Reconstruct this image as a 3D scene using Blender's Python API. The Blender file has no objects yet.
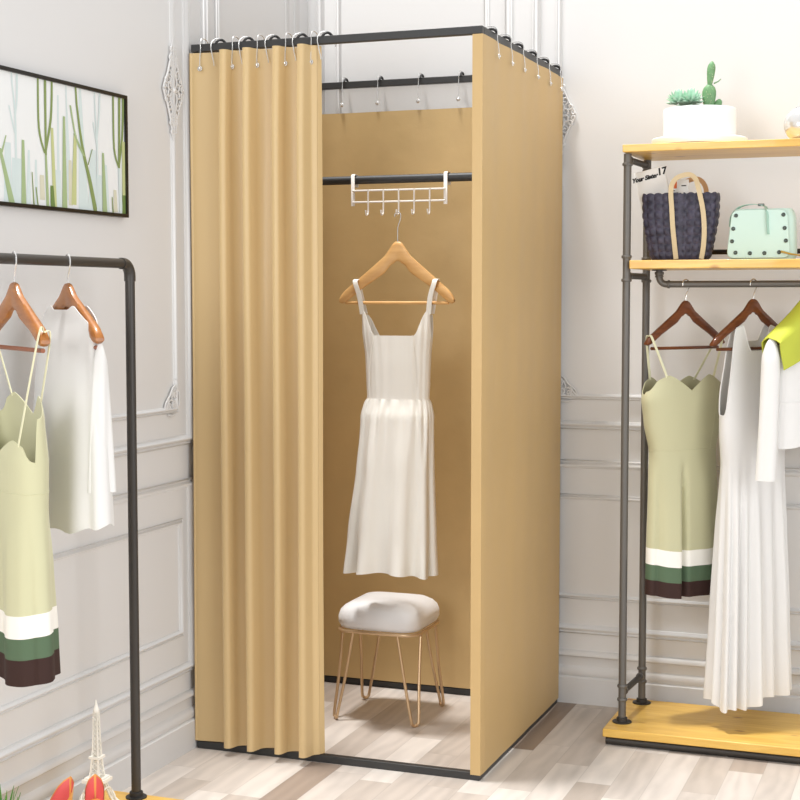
import bpy, bmesh, math, random
from mathutils import Vector, Matrix
random.seed(7)
C = bpy.context.scene.collection
PI = math.pi
AMB = .74
EXPO = 0.03
LIGHTS = [('ceiling_lamp', (-1.0,-.15,7.5), (-.3,-.1,0), .8, 540, (1,.99,.975)), ('front_fill_light', (-.45,-3.9,1.75), (-.1,0,1.0), 1.3, 52, (1,1,1)), ('side_fill_light', (2.9,-2.2,1.8), (-.8,-.2,1.2), 1.8, 42, (.98,.99,1))]  # front and side daylight are added fill lights, no windows stand there

# ---------------------------------------------------------------- helpers
def srgb(r, g, b):
    f = lambda c: (c/255/12.92) if c/255 <= .04045 else ((c/255+.055)/1.055)**2.4
    return (f(r), f(g), f(b), 1)

def mat(name, col, rough=.5, metal=0, sheen=0, noise=0, nscale=8, bump=0, bscale=60, coat=0, stretch=(1,1,1), col2=None, trans=0):
    m = bpy.data.materials.new(name); m.use_nodes = True
    nt = m.node_tree; b = nt.nodes['Principled BSDF']
    b.inputs['Base Color'].default_value = col
    b.inputs['Roughness'].default_value = rough
    b.inputs['Metallic'].default_value = metal
    b.inputs['Coat Weight'].default_value = coat
    b.inputs['Sheen Weight'].default_value = sheen
    tc = nt.nodes.new('ShaderNodeTexCoord'); mp = nt.nodes.new('ShaderNodeMapping')
    mp.inputs['Scale'].default_value = stretch
    nt.links.new(tc.outputs['Object'], mp.inputs['Vector'])
    if noise or col2:
        n = nt.nodes.new('ShaderNodeTexNoise'); n.inputs['Scale'].default_value = nscale; n.inputs['Detail'].default_value = 5
        nt.links.new(mp.outputs['Vector'], n.inputs['Vector'])
        r = nt.nodes.new('ShaderNodeValToRGB')
        r.color_ramp.elements[0].position = .3; r.color_ramp.elements[1].position = .7
        c2 = col2 or tuple(min(1, c*(1-noise)) for c in col[:3])+(1,)
        r.color_ramp.elements[0].color = c2; r.color_ramp.elements[1].color = col
        nt.links.new(n.outputs['Fac'], r.inputs['Fac']); nt.links.new(r.outputs['Color'], b.inputs['Base Color'])
    if bump:
        n = nt.nodes.new('ShaderNodeTexNoise'); n.inputs['Scale'].default_value = bscale; n.inputs['Detail'].default_value = 4
        nt.links.new(mp.outputs['Vector'], n.inputs['Vector'])
        bp = nt.nodes.new('ShaderNodeBump'); bp.inputs['Strength'].default_value = bump; bp.inputs['Distance'].default_value = .01
        nt.links.new(n.outputs['Fac'], bp.inputs['Height']); nt.links.new(bp.outputs['Normal'], b.inputs['Normal'])
    return m

def obj(name, bm, m, parent=None, angle=35, loc=None, mods=None, recalc=True):
    me = bpy.data.meshes.new(name)
    if recalc: bmesh.ops.recalc_face_normals(bm, faces=bm.faces[:])
    bm.to_mesh(me); bm.free()
    for mm in (m if isinstance(m, (list, tuple)) else [m]): me.materials.append(mm)
    me.polygons.foreach_set('use_smooth', [True]*len(me.polygons))
    me.set_sharp_from_angle(angle=math.radians(angle))
    o = bpy.data.objects.new(name, me); C.objects.link(o)
    if parent: o.parent = parent
    if loc: o.location = loc
    return o

def tag(o, label, cat, group=None):
    o['label'] = label; o['category'] = cat
    if group: o['group'] = group
    return o

def thing(name, label, cat, loc=(0,0,0), rotz=0, group=None):
    o = bpy.data.objects.new(name, None); C.objects.link(o); o.empty_display_size = .05
    o.location = loc; o.rotation_euler = (0,0,rotz)
    return tag(o, label, cat, group)

def struct(o):
    o['kind'] = 'structure'; return o

def dup(root, loc, rotz=None, label=None):
    r = root.copy(); C.objects.link(r); r.location = loc
    if rotz is not None: r.rotation_euler = (0,0,rotz)
    if label: r['label'] = label
    for ch in list(root.children):
        c = ch.copy(); C.objects.link(c); c.parent = r
        for g in ch.children:
            d = g.copy(); C.objects.link(d); d.parent = c
    return r

def solid(o, t, off=0):
    s = o.modifiers.new('thick', 'SOLIDIFY'); s.thickness = t; s.offset = off
    e = o.modifiers.new('crisp_rim', 'EDGE_SPLIT'); e.split_angle = math.radians(62); e.use_edge_sharp = False; return o
def bevel(o, w, seg=2):
    s = o.modifiers.new('bevel', 'BEVEL'); s.width = w; s.segments = seg; s.limit_method = 'ANGLE'; return o
def subsurf(o, n=1):
    s = o.modifiers.new('sub', 'SUBSURF'); s.levels = n; s.render_levels = n; return o

def box(bm, x0, x1, y0, y1, z0, z1, mi=0):
    v = [bm.verts.new(p) for p in ((x0,y0,z0),(x1,y0,z0),(x1,y1,z0),(x0,y1,z0),(x0,y0,z1),(x1,y0,z1),(x1,y1,z1),(x0,y1,z1))]
    for f in ((0,3,2,1),(4,5,6,7),(0,1,5,4),(1,2,6,5),(2,3,7,6),(3,0,4,7)):
        bm.faces.new([v[i] for i in f]).material_index = mi
    return bm
def B(*a): return box(bmesh.new(), *a)

def tube(bm, pts, r, n=10, closed=False, caps=True, mi=0):
    pts = [Vector(p) for p in pts]; N = len(pts)
    rs = r if isinstance(r, (list, tuple)) else [r]*N
    T = []
    for i in range(N):
        if closed: t = pts[(i+1) % N]-pts[i-1]
        else: t = pts[min(i+1, N-1)]-pts[max(i-1, 0)]
        T.append(t.normalized())
    up = Vector((0,0,1)) if abs(T[0].z) < .9 else Vector((1,0,0))
    u = T[0].cross(up).normalized(); rings = []
    for i in range(N):
        u = (u-T[i]*u.dot(T[i])).normalized(); w = T[i].cross(u)
        rings.append([bm.verts.new(pts[i]+(u*math.cos(2*PI*k/n)+w*math.sin(2*PI*k/n))*rs[i]) for k in range(n)])
    for i in range(N if closed else N-1):
        a, b = rings[i], rings[(i+1) % N]
        for k in range(n): bm.faces.new((a[k], a[(k+1)%n], b[(k+1)%n], b[k])).material_index = mi
    if caps and not closed:
        bm.faces.new(rings[0][::-1]).material_index = mi; bm.faces.new(rings[-1]).material_index = mi
    return bm
def T_(pts, r, n=10, **k): return tube(bmesh.new(), pts, r, n, **k)

def spline(pts, sub=6, closed=False):
    P = [Vector(p) for p in pts]; N = len(P); out = []
    g = (lambda i: P[i % N]) if closed else (lambda i: P[max(0, min(N-1, i))])
    for i in range(N if closed else N-1):
        a, b, c, d = g(i-1), g(i), g(i+1), g(i+2)
        for k in range(sub):
            t = k/sub
            out.append(.5*((2*b)+(c-a)*t+(2*a-5*b+4*c-d)*t*t+(3*b-a-3*c+d)*t**3))
    if not closed: out.append(P[-1])
    return out

def lathe(bm, prof, n=32, c=(0,0), mi=0, cap=True):
    rings = []
    for r, z in prof:
        rings.append([bm.verts.new((c[0]+r*math.cos(2*PI*k/n), c[1]+r*math.sin(2*PI*k/n), z)) for k in range(n)])
    for a, b in zip(rings, rings[1:]):
        for k in range(n): bm.faces.new((a[k], a[(k+1)%n], b[(k+1)%n], b[k])).material_index = mi
    if cap:
        bm.faces.new(rings[0][::-1]).material_index = mi; bm.faces.new(rings[-1]).material_index = mi
    return bm

def grid(bm, fn, nu, nv, closed_u=False, mi=0):
    V = [[bm.verts.new(fn(i/nu, j/nv)) for i in range(nu if closed_u else nu+1)] for j in range(nv+1)]
    for j in range(nv):
        for i in range(nu):
            a, b = V[j], V[j+1]; k = (i+1) % nu if closed_u else i+1
            bm.faces.new((a[i], a[k], b[k], b[i])).material_index = mi
    return V

def ribbon(bm, pts, wid, wv):
    pts = [Vector(p) for p in pts]; wv = Vector(wv).normalized()
    ws = wid if isinstance(wid, (list, tuple)) else [wid]*len(pts)
    L = [(bm.verts.new(p-wv*w/2), bm.verts.new(p+wv*w/2)) for p, w in zip(pts, ws)]
    for a, b in zip(L, L[1:]): bm.faces.new((a[0], a[1], b[1], b[0]))
    return bm

def interp(tab, z):
    # tab rows sorted by descending z: (z, a, b, c...), smooth interpolation
    if z >= tab[0][0]: return tab[0][1:]
    for r0, r1 in zip(tab, tab[1:]):
        if z >= r1[0]:
            t = (r0[0]-z)/(r0[0]-r1[0]); t = t*t*(3-2*t)*.5+t*.5
            return tuple(a+(b-a)*t for a, b in zip(r0[1:], r1[1:]))
    return tab[-1][1:]

# ---------------------------------------------------------------- materials
def chiffon(name, col, rough, **k):
    m = mat(name, col, rough, **k); nt = m.node_tree; b = nt.nodes['Principled BSDF']; out = nt.nodes['Material Output']
    tr = nt.nodes.new('ShaderNodeBsdfTranslucent'); tr.inputs['Color'].default_value = col
    mx = nt.nodes.new('ShaderNodeMixShader'); mx.inputs[0].default_value = .22
    nt.links.new(b.outputs[0], mx.inputs[1]); nt.links.new(tr.outputs[0], mx.inputs[2]); nt.links.new(mx.outputs[0], out.inputs['Surface']); return m
wall_m = mat('wall_paint', srgb(222,221,220), .75, bump=.02, bscale=90)
trim_m = mat('wall_trim_paint', srgb(218,217,216), .65)
black_m = mat('black_powder_coat', srgb(50,50,50), .45, bump=.04, bscale=300)
pipe_m = mat('dark_iron_pipe', srgb(104,101,97), .45, metal=.35, bump=.05, bscale=200)
pipe_dk = mat('darker_iron_fitting', srgb(58,54,50), .5, metal=.3)
rackblk = mat('charcoal_rack_tube', srgb(62,58,54), .38, metal=.2)
gold_cloth = mat('golden_beige_satin', srgb(207,179,130), .40, sheen=.1, bump=.03, bscale=500)
gold_side = mat('golden_beige_satin_panel', srgb(203,171,118), .5, sheen=.0, noise=.06, nscale=3, bump=.05, bscale=8)
gold_back = mat('golden_beige_satin_back', srgb(207,177,124), .55, sheen=.05, noise=.12, nscale=5, bump=.14, bscale=14)
steel_m = mat('polished_steel_wire', srgb(225,224,222), .22, metal=.75)
rubber_shade_m = mat('black_rubber_and_loop_shade', srgb(40,38,38), .6)  # also colours the painted shadow inside the curtain hook loops
whitemetal = mat('white_enamelled_wire', srgb(238,233,226), .35)
beech_m = mat('pale_beech', srgb(226,180,118), .42, col2=srgb(210,160,98), nscale=5, stretch=(2,10,14))
amber_m = mat('amber_varnished_wood', srgb(172,108,40), .42, col2=srgb(148,86,28), nscale=9, stretch=(2,10,10), coat=.4)
walnut_m = mat('dark_walnut_wood', srgb(120,66,34), .35, col2=srgb(88,44,22), nscale=9, stretch=(2,10,10), coat=.3)
redbar_m = mat('reddish_wood_dowel', srgb(140,78,44), .4)
white_cloth = mat('ivory_cotton', srgb(243,240,232), .85, sheen=.1, bump=.06, bscale=900)
white_cloth2 = chiffon('white_chiffon', srgb(244,243,241), .85, sheen=.1, bump=.05, bscale=700)
sage_m = mat('sage_green_cotton', srgb(200,198,162), .8, sheen=.15, bump=.06, bscale=900)
sage_r = mat('deeper_sage_green_cotton', srgb(193,190,154), .8, sheen=.15, bump=.06, bscale=900)
green_m = mat('forest_green_cotton', srgb(84,106,80), .8, bump=.06, bscale=900)
brown_m = mat('very_dark_brown_cotton', srgb(52,28,22), .8, bump=.06, bscale=900)
cream_m = mat('cream_strap_cloth', srgb(226,224,190), .8)
lime_m = mat('lime_yellow_cloth', srgb(196,203,70), .7, noise=.08, nscale=12)
gold_metal = mat('brushed_rose_gold_wire', srgb(214,184,146), .35, metal=.6)
cushion_m = mat('white_plush_velvet', srgb(240,240,241), .9, sheen=.5, bump=.12, bscale=160)
mint_m = mat('mint_green_leather', srgb(200,226,215), .45)
mint_dk = mat('darker_mint_leather_strap', srgb(168,204,190), .5)  # strap leather in a darker mint than the bag body
grom_m = mat('dark_nickel_grommet', srgb(90,100,96), .3, metal=.7)
brass_m = mat('brass', srgb(212,176,90), .3, metal=.8)
porc_m = mat('white_glazed_ceramic', srgb(246,246,246), .3, coat=.3)
soil_m = mat('dark_soil', srgb(90,78,64), .95, bump=.5, bscale=80)
succ_m = mat('pale_mint_succulent', srgb(196,226,206), .55, col2=srgb(170,212,186), nscale=30)
cact_m = mat('mid_green_cactus', srgb(122,166,116), .55, col2=srgb(98,142,96), nscale=40)
tote_m = None
tan_m = mat('cream_webbing_handle', srgb(214,196,160), .8, bump=.2, bscale=400)
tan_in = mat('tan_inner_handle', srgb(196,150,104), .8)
paper_m = mat('white_printed_paper', srgb(242,242,240), .7)
ink_m = mat('black_ink', srgb(28,28,28), .7)
orange_ink = mat('orange_ink', srgb(224,112,60), .7)
eiffel_m = mat('cream_white_enamel', srgb(240,236,226), .45)
shoe_tan = mat('apricot_patent_leather', srgb(238,172,92), .3, coat=.4)
shoe_pink = mat('coral_pink_lining', srgb(232,110,108), .5)
sole_pink = mat('pale_pink_insole', srgb(240,170,170), .45)
leaf_m = mat('fresh_green_blade', srgb(96,160,60), .5, col2=srgb(60,120,36), nscale=20)
glass_pearl = mat('pearl_glazed_ceramic', srgb(222,222,222), .12, metal=.55)

def wood_board(name, base, dark, knot):
    m = bpy.data.materials.new(name); m.use_nodes = True; nt = m.node_tree; b = nt.nodes['Principled BSDF']
    tc = nt.nodes.new('ShaderNodeTexCoord'); mp = nt.nodes.new('ShaderNodeMapping'); mp.inputs['Scale'].default_value = (2.2,22,22)
    nt.links.new(tc.outputs['Object'], mp.inputs['Vector'])
    n = nt.nodes.new('ShaderNodeTexNoise'); n.inputs['Scale'].default_value = 1.6; n.inputs['Detail'].default_value = 6; n.inputs['Distortion'].default_value = 1.2
    nt.links.new(mp.outputs['Vector'], n.inputs['Vector'])
    r = nt.nodes.new('ShaderNodeValToRGB'); r.color_ramp.elements[0].position = .3; r.color_ramp.elements[1].position = .65
    r.color_ramp.elements[0].color = dark; r.color_ramp.elements[1].color = base
    nt.links.new(n.outputs['Fac'], r.inputs['Fac'])
    mp2 = nt.nodes.new('ShaderNodeMapping'); mp2.inputs['Scale'].default_value = (1,2.2,1)
    nt.links.new(tc.outputs['Object'], mp2.inputs['Vector'])
    v = nt.nodes.new('ShaderNodeTexVoronoi'); v.inputs['Scale'].default_value = 5.5
    nt.links.new(mp2.outputs['Vector'], v.inputs['Vector'])
    r2 = nt.nodes.new('ShaderNodeValToRGB'); r2.color_ramp.elements[0].position = .04; r2.color_ramp.elements[1].position = .12
    r2.color_ramp.elements[0].color = (1,1,1,1); r2.color_ramp.elements[1].color = (0,0,0,1)
    nt.links.new(v.outputs['Distance'], r2.inputs['Fac'])
    mx = nt.nodes.new('ShaderNodeMix'); mx.data_type = 'RGBA'
    nt.links.new(r2.outputs['Color'], mx.inputs['Factor']); nt.links.new(r.outputs['Color'], mx.inputs['A']); mx.inputs['B'].default_value = knot
    nt.links.new(mx.outputs['Result'], b.inputs['Base Color']); b.inputs['Roughness'].default_value = .4; b.inputs['Coat Weight'].default_value = .15
    return m
pine_m = wood_board('honey_pine_board', srgb(232,190,98), srgb(212,164,72), srgb(150,84,30))

def floor_material():
    m = bpy.data.materials.new('weathered_grey_plank_floor'); m.use_nodes = True; nt = m.node_tree; b = nt.nodes['Principled BSDF']
    N = nt.nodes.new; L = nt.links.new
    def math_(op, a, bb=None):
        n = N('ShaderNodeMath'); n.operation = op
        for i, x in enumerate((a, bb)):
            if x is None: continue
            if isinstance(x, (int, float)): n.inputs[i].default_value = x
            else: L(x, n.inputs[i])
        return n.outputs[0]
    tc = N('ShaderNodeTexCoord'); sp = N('ShaderNodeSeparateXYZ'); L(tc.outputs['Object'], sp.inputs[0])
    X, Y = sp.outputs[0], sp.outputs[1]
    W = .092; LEN = .42
    xi = math_('FLOOR', math_('DIVIDE', math_('ADD', X, .03), W)); xf = math_('FRACT', math_('DIVIDE', math_('ADD', X, .03), W))
    wn = N('ShaderNodeTexWhiteNoise'); wn.noise_dimensions = '1D'; L(xi, wn.inputs['W'])
    yy = math_('ADD', math_('DIVIDE', Y, LEN), math_('MULTIPLY', wn.outputs['Value'], 7.3))
    yi = math_('FLOOR', yy); yf = math_('FRACT', yy)
    cb = N('ShaderNodeCombineXYZ'); L(xi, cb.inputs[0]); L(yi, cb.inputs[1])
    w2 = N('ShaderNodeTexWhiteNoise'); w2.noise_dimensions = '2D'; L(cb.outputs[0], w2.inputs['Vector'])
    rp = N('ShaderNodeValToRGB'); e = rp.color_ramp.elements; rp.color_ramp.interpolation = 'LINEAR'
    e[0].position = 0; e[0].color = srgb(146,128,114); e[1].position = 1; e[1].color = srgb(222,214,206)
    for p_, c_ in ((.11,(166,150,138)),(.17,(186,174,163)),(.5,(203,193,184)),(.75,(214,205,197))):
        x = rp.color_ramp.elements.new(p_); x.color = srgb(*c_)
    L(w2.outputs['Value'], rp.inputs['Fac'])
    # grain, shifted per plank
    off = N('ShaderNodeCombineXYZ'); L(math_('MULTIPLY', w2.outputs['Value'], 37.0), off.inputs[2])
    va = N('ShaderNodeVectorMath'); va.operation = 'ADD'; L(tc.outputs['Object'], va.inputs[0]); L(off.outputs[0], va.inputs[1])
    mp = N('ShaderNodeMapping'); mp.inputs['Scale'].default_value = (13,3.2,1); L(va.outputs[0], mp.inputs['Vector'])
    wv = N('ShaderNodeTexWave'); wv.wave_type = 'BANDS'; wv.bands_direction = 'X'; wv.inputs['Scale'].default_value = .55; wv.inputs['Distortion'].default_value = 14; wv.inputs['Detail'].default_value = 3; wv.inputs['Detail Scale'].default_value = .8
    L(mp.outputs[0], wv.inputs['Vector'])
    ns = N('ShaderNodeTexNoise'); ns.inputs['Scale'].default_value = 1.1; ns.inputs['Detail'].default_value = 6; L(mp.outputs[0], ns.inputs['Vector'])
    g = N('ShaderNodeMapRange'); g.inputs['To Min'].default_value = .92; g.inputs['To Max'].default_value = 1.02; L(wv.outputs['Fac'], g.inputs['Value'])
    g2 = N('ShaderNodeMapRange'); g2.inputs['From Min'].default_value = .25; g2.inputs['From Max'].default_value = .5; g2.inputs['To Min'].default_value = .82; g2.inputs['To Max'].default_value = 1.0; L(ns.outputs['Fac'], g2.inputs['Value'])
    # thin seams
    sx = math_('GREATER_THAN', math_('ABSOLUTE', math_('SUBTRACT', xf, .5)), .488)
    sy = math_('GREATER_THAN', math_('ABSOLUTE', math_('SUBTRACT', yf, .5)), .4975)
    sm = math_('MAXIMUM', sx, sy); sg = math_('SUBTRACT', 1.0, math_('MULTIPLY', sm, .16))
    tot = math_('MULTIPLY', math_('MULTIPLY', g.outputs[0], g2.outputs[0]), sg)
    hs = N('ShaderNodeVectorMath'); hs.operation = 'SCALE'; L(rp.outputs['Color'], hs.inputs[0]); L(tot, hs.inputs['Scale'])
    L(hs.outputs[0], b.inputs['Base Color']); b.inputs['Roughness'].default_value = .42
    bp = N('ShaderNodeBump'); bp.inputs['Strength'].default_value = .12; bp.inputs['Distance'].default_value = .002; L(tot, bp.inputs['Height']); L(bp.outputs['Normal'], b.inputs['Normal'])
    return m
floor_m = floor_material()

def weave_material():
    m = bpy.data.materials.new('navy_woven_strap'); m.use_nodes = True; nt = m.node_tree; b = nt.nodes['Principled BSDF']
    tc = nt.nodes.new('ShaderNodeTexCoord'); n = nt.nodes.new('ShaderNodeTexNoise'); n.inputs['Scale'].default_value = 55; n.inputs['Detail'].default_value = 5
    nt.links.new(tc.outputs['Object'], n.inputs['Vector'])
    r = nt.nodes.new('ShaderNodeValToRGB'); r.color_ramp.elements[0].position = .35; r.color_ramp.elements[1].position = .75
    r.color_ramp.elements[0].color = srgb(36,34,52); r.color_ramp.elements[1].color = srgb(76,72,92)
    nt.links.new(n.outputs['Fac'], r.inputs['Fac']); nt.links.new(r.outputs['Color'], b.inputs['Base Color']); b.inputs['Roughness'].default_value = .5
    return m
tote_m = weave_material()

# ---------------------------------------------------------------- room
LX, BY = -.875, .86       # left wall face, back wall face
TOP = 2.9
struct(obj('floor', B(LX-.1, 3.2, -4.6, BY+.1, -.06, 0), floor_m))
struct(obj('wall_left', B(LX-.1, LX, -4.6, BY+.1, 0, TOP), wall_m))
struct(obj('wall_back', B(LX, 3.2, BY, BY+.1, 0, TOP), wall_m))

def frame_moulding(name, wall, a0, a1, z0, z1, w, h):
    # a picture-frame moulding with mitred corners; a = y on the left wall, x on the back wall
    prof = [(0,0),(.02,.55),(.12,.7),(.2,.45),(.32,.5),(.45,.9),(.58,1),(.7,.9),(.78,.5),(.9,.45),(1,0)]
    bm = bmesh.new(); rings = []
    for d, k in prof:
        D = d*w; ring = []
        for a, z in ((a0+D,z0+D),(a1-D,z0+D),(a1-D,z1-D),(a0+D,z1-D)):
            ring.append(bm.verts.new((LX+k*h, a, z) if wall == 'left' else (a, BY-k*h, z)))
        rings.append(ring)
    for r0, r1 in zip(rings, rings[1:]):
        for k in range(4): bm.faces.new((r0[k], r0[(k+1)%4], r1[(k+1)%4], r1[k]))
    return struct(obj(name, bm, trim_m, angle=60))

tn = 0
def T():
    global tn; tn += 1; return 'trim_%d' % tn
# left wall: panel in front of the booth and the panel behind it
for (a0, a1, ia0, ia1) in ((-2.6,.022,-2.53,-.060),(.105,.775,.19,.70)):
    frame_moulding(T(), 'left', a0, a1, .880, 2.75, .027, .016)
    frame_moulding(T(), 'left', ia0, ia1, .974, 2.66, .018, .011)
    frame_moulding(T(), 'left', a0, a1, .226, .782, .027, .016)
    frame_moulding(T(), 'left', ia0+.03, ia1+.02, .336, .672, .018, .011)
for (a0, a1, ia0, ia1) in ((-.84,-.168,-.772,-.245),(-.100,1.75,-.024,1.67)):
    frame_moulding(T(), 'back', a0, a1, .880, 2.75, .026, .016)
    frame_moulding(T(), 'back', ia0, ia1, .974, 2.66, .018, .011)
    frame_moulding(T(), 'back', a0, a1, .226, .782, .027, .016)
    frame_moulding(T(), 'back', ia0, ia1, .336, .672, .017, .011)

def baseboard(name, wall):
    prof = [(0,.170),(.009,.168),(.014,.162),(.014,.154),(.008,.149),(.005,.146),(.005,.120),(.010,.116),(.014,.110),(.014,.092),(.010,.087),(.018,.082),(.018,0),(0,0)]
    bm = bmesh.new()
    ends = [(-4.6, BY-.0001)] if wall == 'left' else [(LX+.018, 3.2)]
    for e0, e1 in ends:
        ra = [bm.verts.new((LX+d, e0, z) if wall == 'left' else (e0, BY-d, z)) for d, z in prof]
        rb = [bm.verts.new((LX+d, e1, z) if wall == 'left' else (e1, BY-d, z)) for d, z in prof]
        for k in range(len(prof)-1): bm.faces.new((ra[k], ra[k+1], rb[k+1], rb[k]))
        bm.faces.new(ra); bm.faces.new(rb[::-1])
    return struct(obj(name, bm, trim_m, angle=50))
baseboard('baseboard_left', 'left'); baseboard('baseboard_back', 'back')

# carved plaster scrollwork on the inner mouldings
def spiral(cx, cy, r0, turns, a0, sgn=1, n=26):
    return [(cx+r0*(1-.78*k/n)*math.cos(a0+sgn*turns*2*PI*k/n), cy+r0*(1-.78*k/n)*math.sin(a0+sgn*turns*2*PI*k/n)) for k in range(n+1)]
def scrolls(kind):
    S = []
    if kind == 'side':         # tall ornament, symmetric up-down and left-right; local a across, b up
        half = [spiral(.022,.012,.014,1.2,PI), spiral(.038,.026,.010,1.1,PI*1.2), spiral(.020,.045,.013,1.2,-PI/2), spiral(.012,.070,.010,1.2,PI,-1),
                spiral(.014,.090,.009,1.1,PI), spiral(.008,.112,.008,1.1,PI,-1), spiral(.049,.008,.008,1.1,PI/2),
                [(.058,.0),(.046,.022),(.034,.04),(.026,.058),(.016,.085),(.01,.108),(.004,.138)], [(.004,.0),(.018,.022),(.008,.05),(.012,.078),(.002,.102),(0,.14)]]
        for h in half:
            for sx in (1,-1):
                for sy in (1,-1): S.append([(x*sx, y*sy) for x, y in h])
    else:                      # corner ornament, growing up and inward from the panel's corner
        half = [spiral(.016,.018,.014,1.2,PI), spiral(.040,.012,.011,1.1,PI*1.3), spiral(.060,.006,.008,1.1,PI/2), [(.0,.0),(.03,.028),(.05,.02),(.072,-.002),(.088,.004)],
                [(.0,.03),(.022,.05),(.045,.035),(.062,.02),(.07,.0)], [(.01,-.012),(.03,-.016),(.05,-.012)]]
        for h in half:
            S.append(h); S.append([(y, x) for x, y in h])
    return S
def ornament(name, wall, a, z, kind, flip=1):
    bm = bmesh.new()
    for s in scrolls(kind):
        pts = s if len(s) > 12 else [tuple(v[:2]) for v in spline([(x,y,0) for x, y in s], 5)]
        n = len(pts); rr = [.0034*(.55+.45*math.sin(PI*min(1,(k+2)/(n+2)))) for k in range(n)]
        P3 = [((LX+.007, a+flip*x, z+y) if wall == 'left' else (a+flip*x, BY-.007, z+y)) for x, y in pts]
        tube(bm, P3, rr, 6)
    if kind == 'side':
        for k in range(9):
            zz = (k-4)*.03
            c = Vector((LX+.006, a, z+zz) if wall == 'left' else (a, BY-.006, z+zz))
            bmesh.ops.create_icosphere(bm, subdivisions=1, radius=.005+.004*(k == 4), matrix=Matrix.Translation(c))
    return struct(obj(name, bm, trim_m, angle=80, recalc=False))
ornament(T(), 'back', -.015, 1.865, 'side')
ornament(T(), 'left', -.070, 1.865, 'side')
ornament(T(), 'back', -.015, .983, 'corner', 1)
ornament(T(), 'left', -.070, .983, 'corner', -1)
# ---------------------------------------------------------------- fitting booth frame
W, D, H, R = .851, .834, 2.0, .021
booth = thing('fitting_booth_frame', 'square black metal frame of the curtained fitting booth in the room corner', 'frame', (-W/2, D/2, 0))
ox, oy = W/2, -D/2          # world -> local: add ox, subtract D/2
def BB(x0,x1,y0,y1,z0,z1): return B(x0+ox, x1+ox, y0+oy, y1+oy, z0, z1)
for z0 in (0, H-R):
    nm = 'bottom_rail' if z0 == 0 else 'top_rail'
    for a in ((-W,0,0,R),(-W,0,D-R,D),(-R,0,R,D-R),(-W,-W+R,R,D-R)):
        bevel(obj(nm, BB(*a, z0, z0+R), black_m, booth), .0015)
for x, y in ((-W+.003,.010),(-R+.001,.004),(-W+.001,D-R-.001),(-R+.001,D-R-.001)):
    bevel(obj('corner_post', BB(x, x+R-.002, y, y+R-.003, R, H-R), black_m, booth), .0015)
obj('clothes_bar', T_([(-W+.01+ox,.42+oy,1.646),(-.01+ox,.42+oy,1.646)], .0125, 14), black_m, booth)

# front curtain, pushed to the left, in soft ridged folds
def front_curtain():
    ridge = (-.830,-.745,-.671,-.584,-.508,-.470); pts = [(-.853,-.012,0),(-.850,-.0135,0),(-.846,-.012,0)]
    amp = (.012,.052,.058,.056,.058,.008)
    for k, (r, a) in enumerate(zip(ridge, amp)):
        nx = ridge[k+1] if k < 5 else -.460
        g = nx-r
        pts += [(r-.006,-.002,0),(r-.003,-.5*a,0),(r,-.90*a,0),(r+.005,-a,0),(r+.014,-1.0*a,0),(r+.020,-.88*a,0),(r+.024,-.62*a,0)] if a > .02 else [(r+.002,-a,0)]
        if a > .02: pts += [(r+.029,-.34*a,0),(r+.042,-.15*a,0),(r+g*.86,-.03*a,0)]
    pts.append((-.459,.006,0))
    c = spline(pts, 5); n = len(c)-1
    t = thing('front_curtain', 'golden beige curtain drawn to the left of the booth opening in long vertical folds', 'curtain', (-.64,-.005,0))
    bm = bmesh.new()
    ztop, zbot = H-R-.004, R+.003
    def f(u, v):
        i = u*n; k = min(int(i), n-1); p = c[k].lerp(c[k+1], i-k)
        z = ztop+(zbot-ztop)*v
        q = 1-.15*max(0, 1-v*8)          # folds a little flatter under the rail
        sway = .0025*math.sin(p.x*23+v*5)*v
        return (p.x+.64+sway, (p.y)*q+.005+.008+.002*math.sin(v*7+p.x*30), z)
    grid(bm, f, n, 26)
    o = obj('curtain_cloth', bm, gold_cloth, t, angle=180); solid(o, .0016)
    return t
front_curtain()

def flat_curtain(name, label, path, z0, z1, m, loc, seed):
    t = thing(name, label, 'curtain', loc); L = Vector(loc)
    P = [Vector((x, y, 0)) for x, y in path]
    seg = [(b-a).length for a, b in zip(P, P[1:])]; tot = sum(seg)
    def at(u):
        s = u*tot
        for a, b, l in zip(P, P[1:], seg):
            if s <= l+1e-9: return a.lerp(b, s/l), (b-a).normalized()
            s -= l
        return P[-1], (P[-1]-P[-2]).normalized()
    us = [0]; acc = 0
    for l in seg:
        k = max(1, int(l/.012))
        us += [(acc+l*(j+1)/k)/tot for j in range(k)]; acc += l
    n = len(us)-1
    def f(u, v):
        p, d = at(us[int(round(u*n))]); nrm = Vector((d.y, -d.x, 0)); uu = us[int(round(u*n))]*tot
        e = min(1, uu/.05, (tot-uu)/.05)
        w = e*(.0022*math.sin(uu*19+seed)+.0012*math.sin(uu*47+seed*2+v*4))*(1-.8*v)
        p = p+nrm*w
        return (p.x-L.x, p.y-L.y, z1+(z0-z1)*v)
    bm = bmesh.new(); grid(bm, f, n, 24)
    solid(obj('curtain_cloth', bm, m, t, angle=40), .0016)
    return t
flat_curtain('side_curtain', 'flat golden beige curtain closing the right side of the booth beside the shelf rack', ((-.025,-.003),(.0025,-.003),(.0035,.02),(.0035,D-.002)), R-.005, H-R-.001, gold_side, (-.01,D/2,0), 1.0)
flat_curtain('back_curtain', 'golden beige curtain across the back of the booth behind the white dress and stool', ((-W+.03,D-.028),(-.03,D-.028)), R+.004, 1.897, gold_back, (-W/2,D-.028,0), 2.4)
flat_curtain('side_curtain', 'flat curtain closing the left side of the booth, behind the folded front curtain', ((-W-.003,.012),(-W-.003,D-.005)), R-.005, H-R-.001, gold_side, (-W-.003,D/2,0), 3.3)

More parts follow.
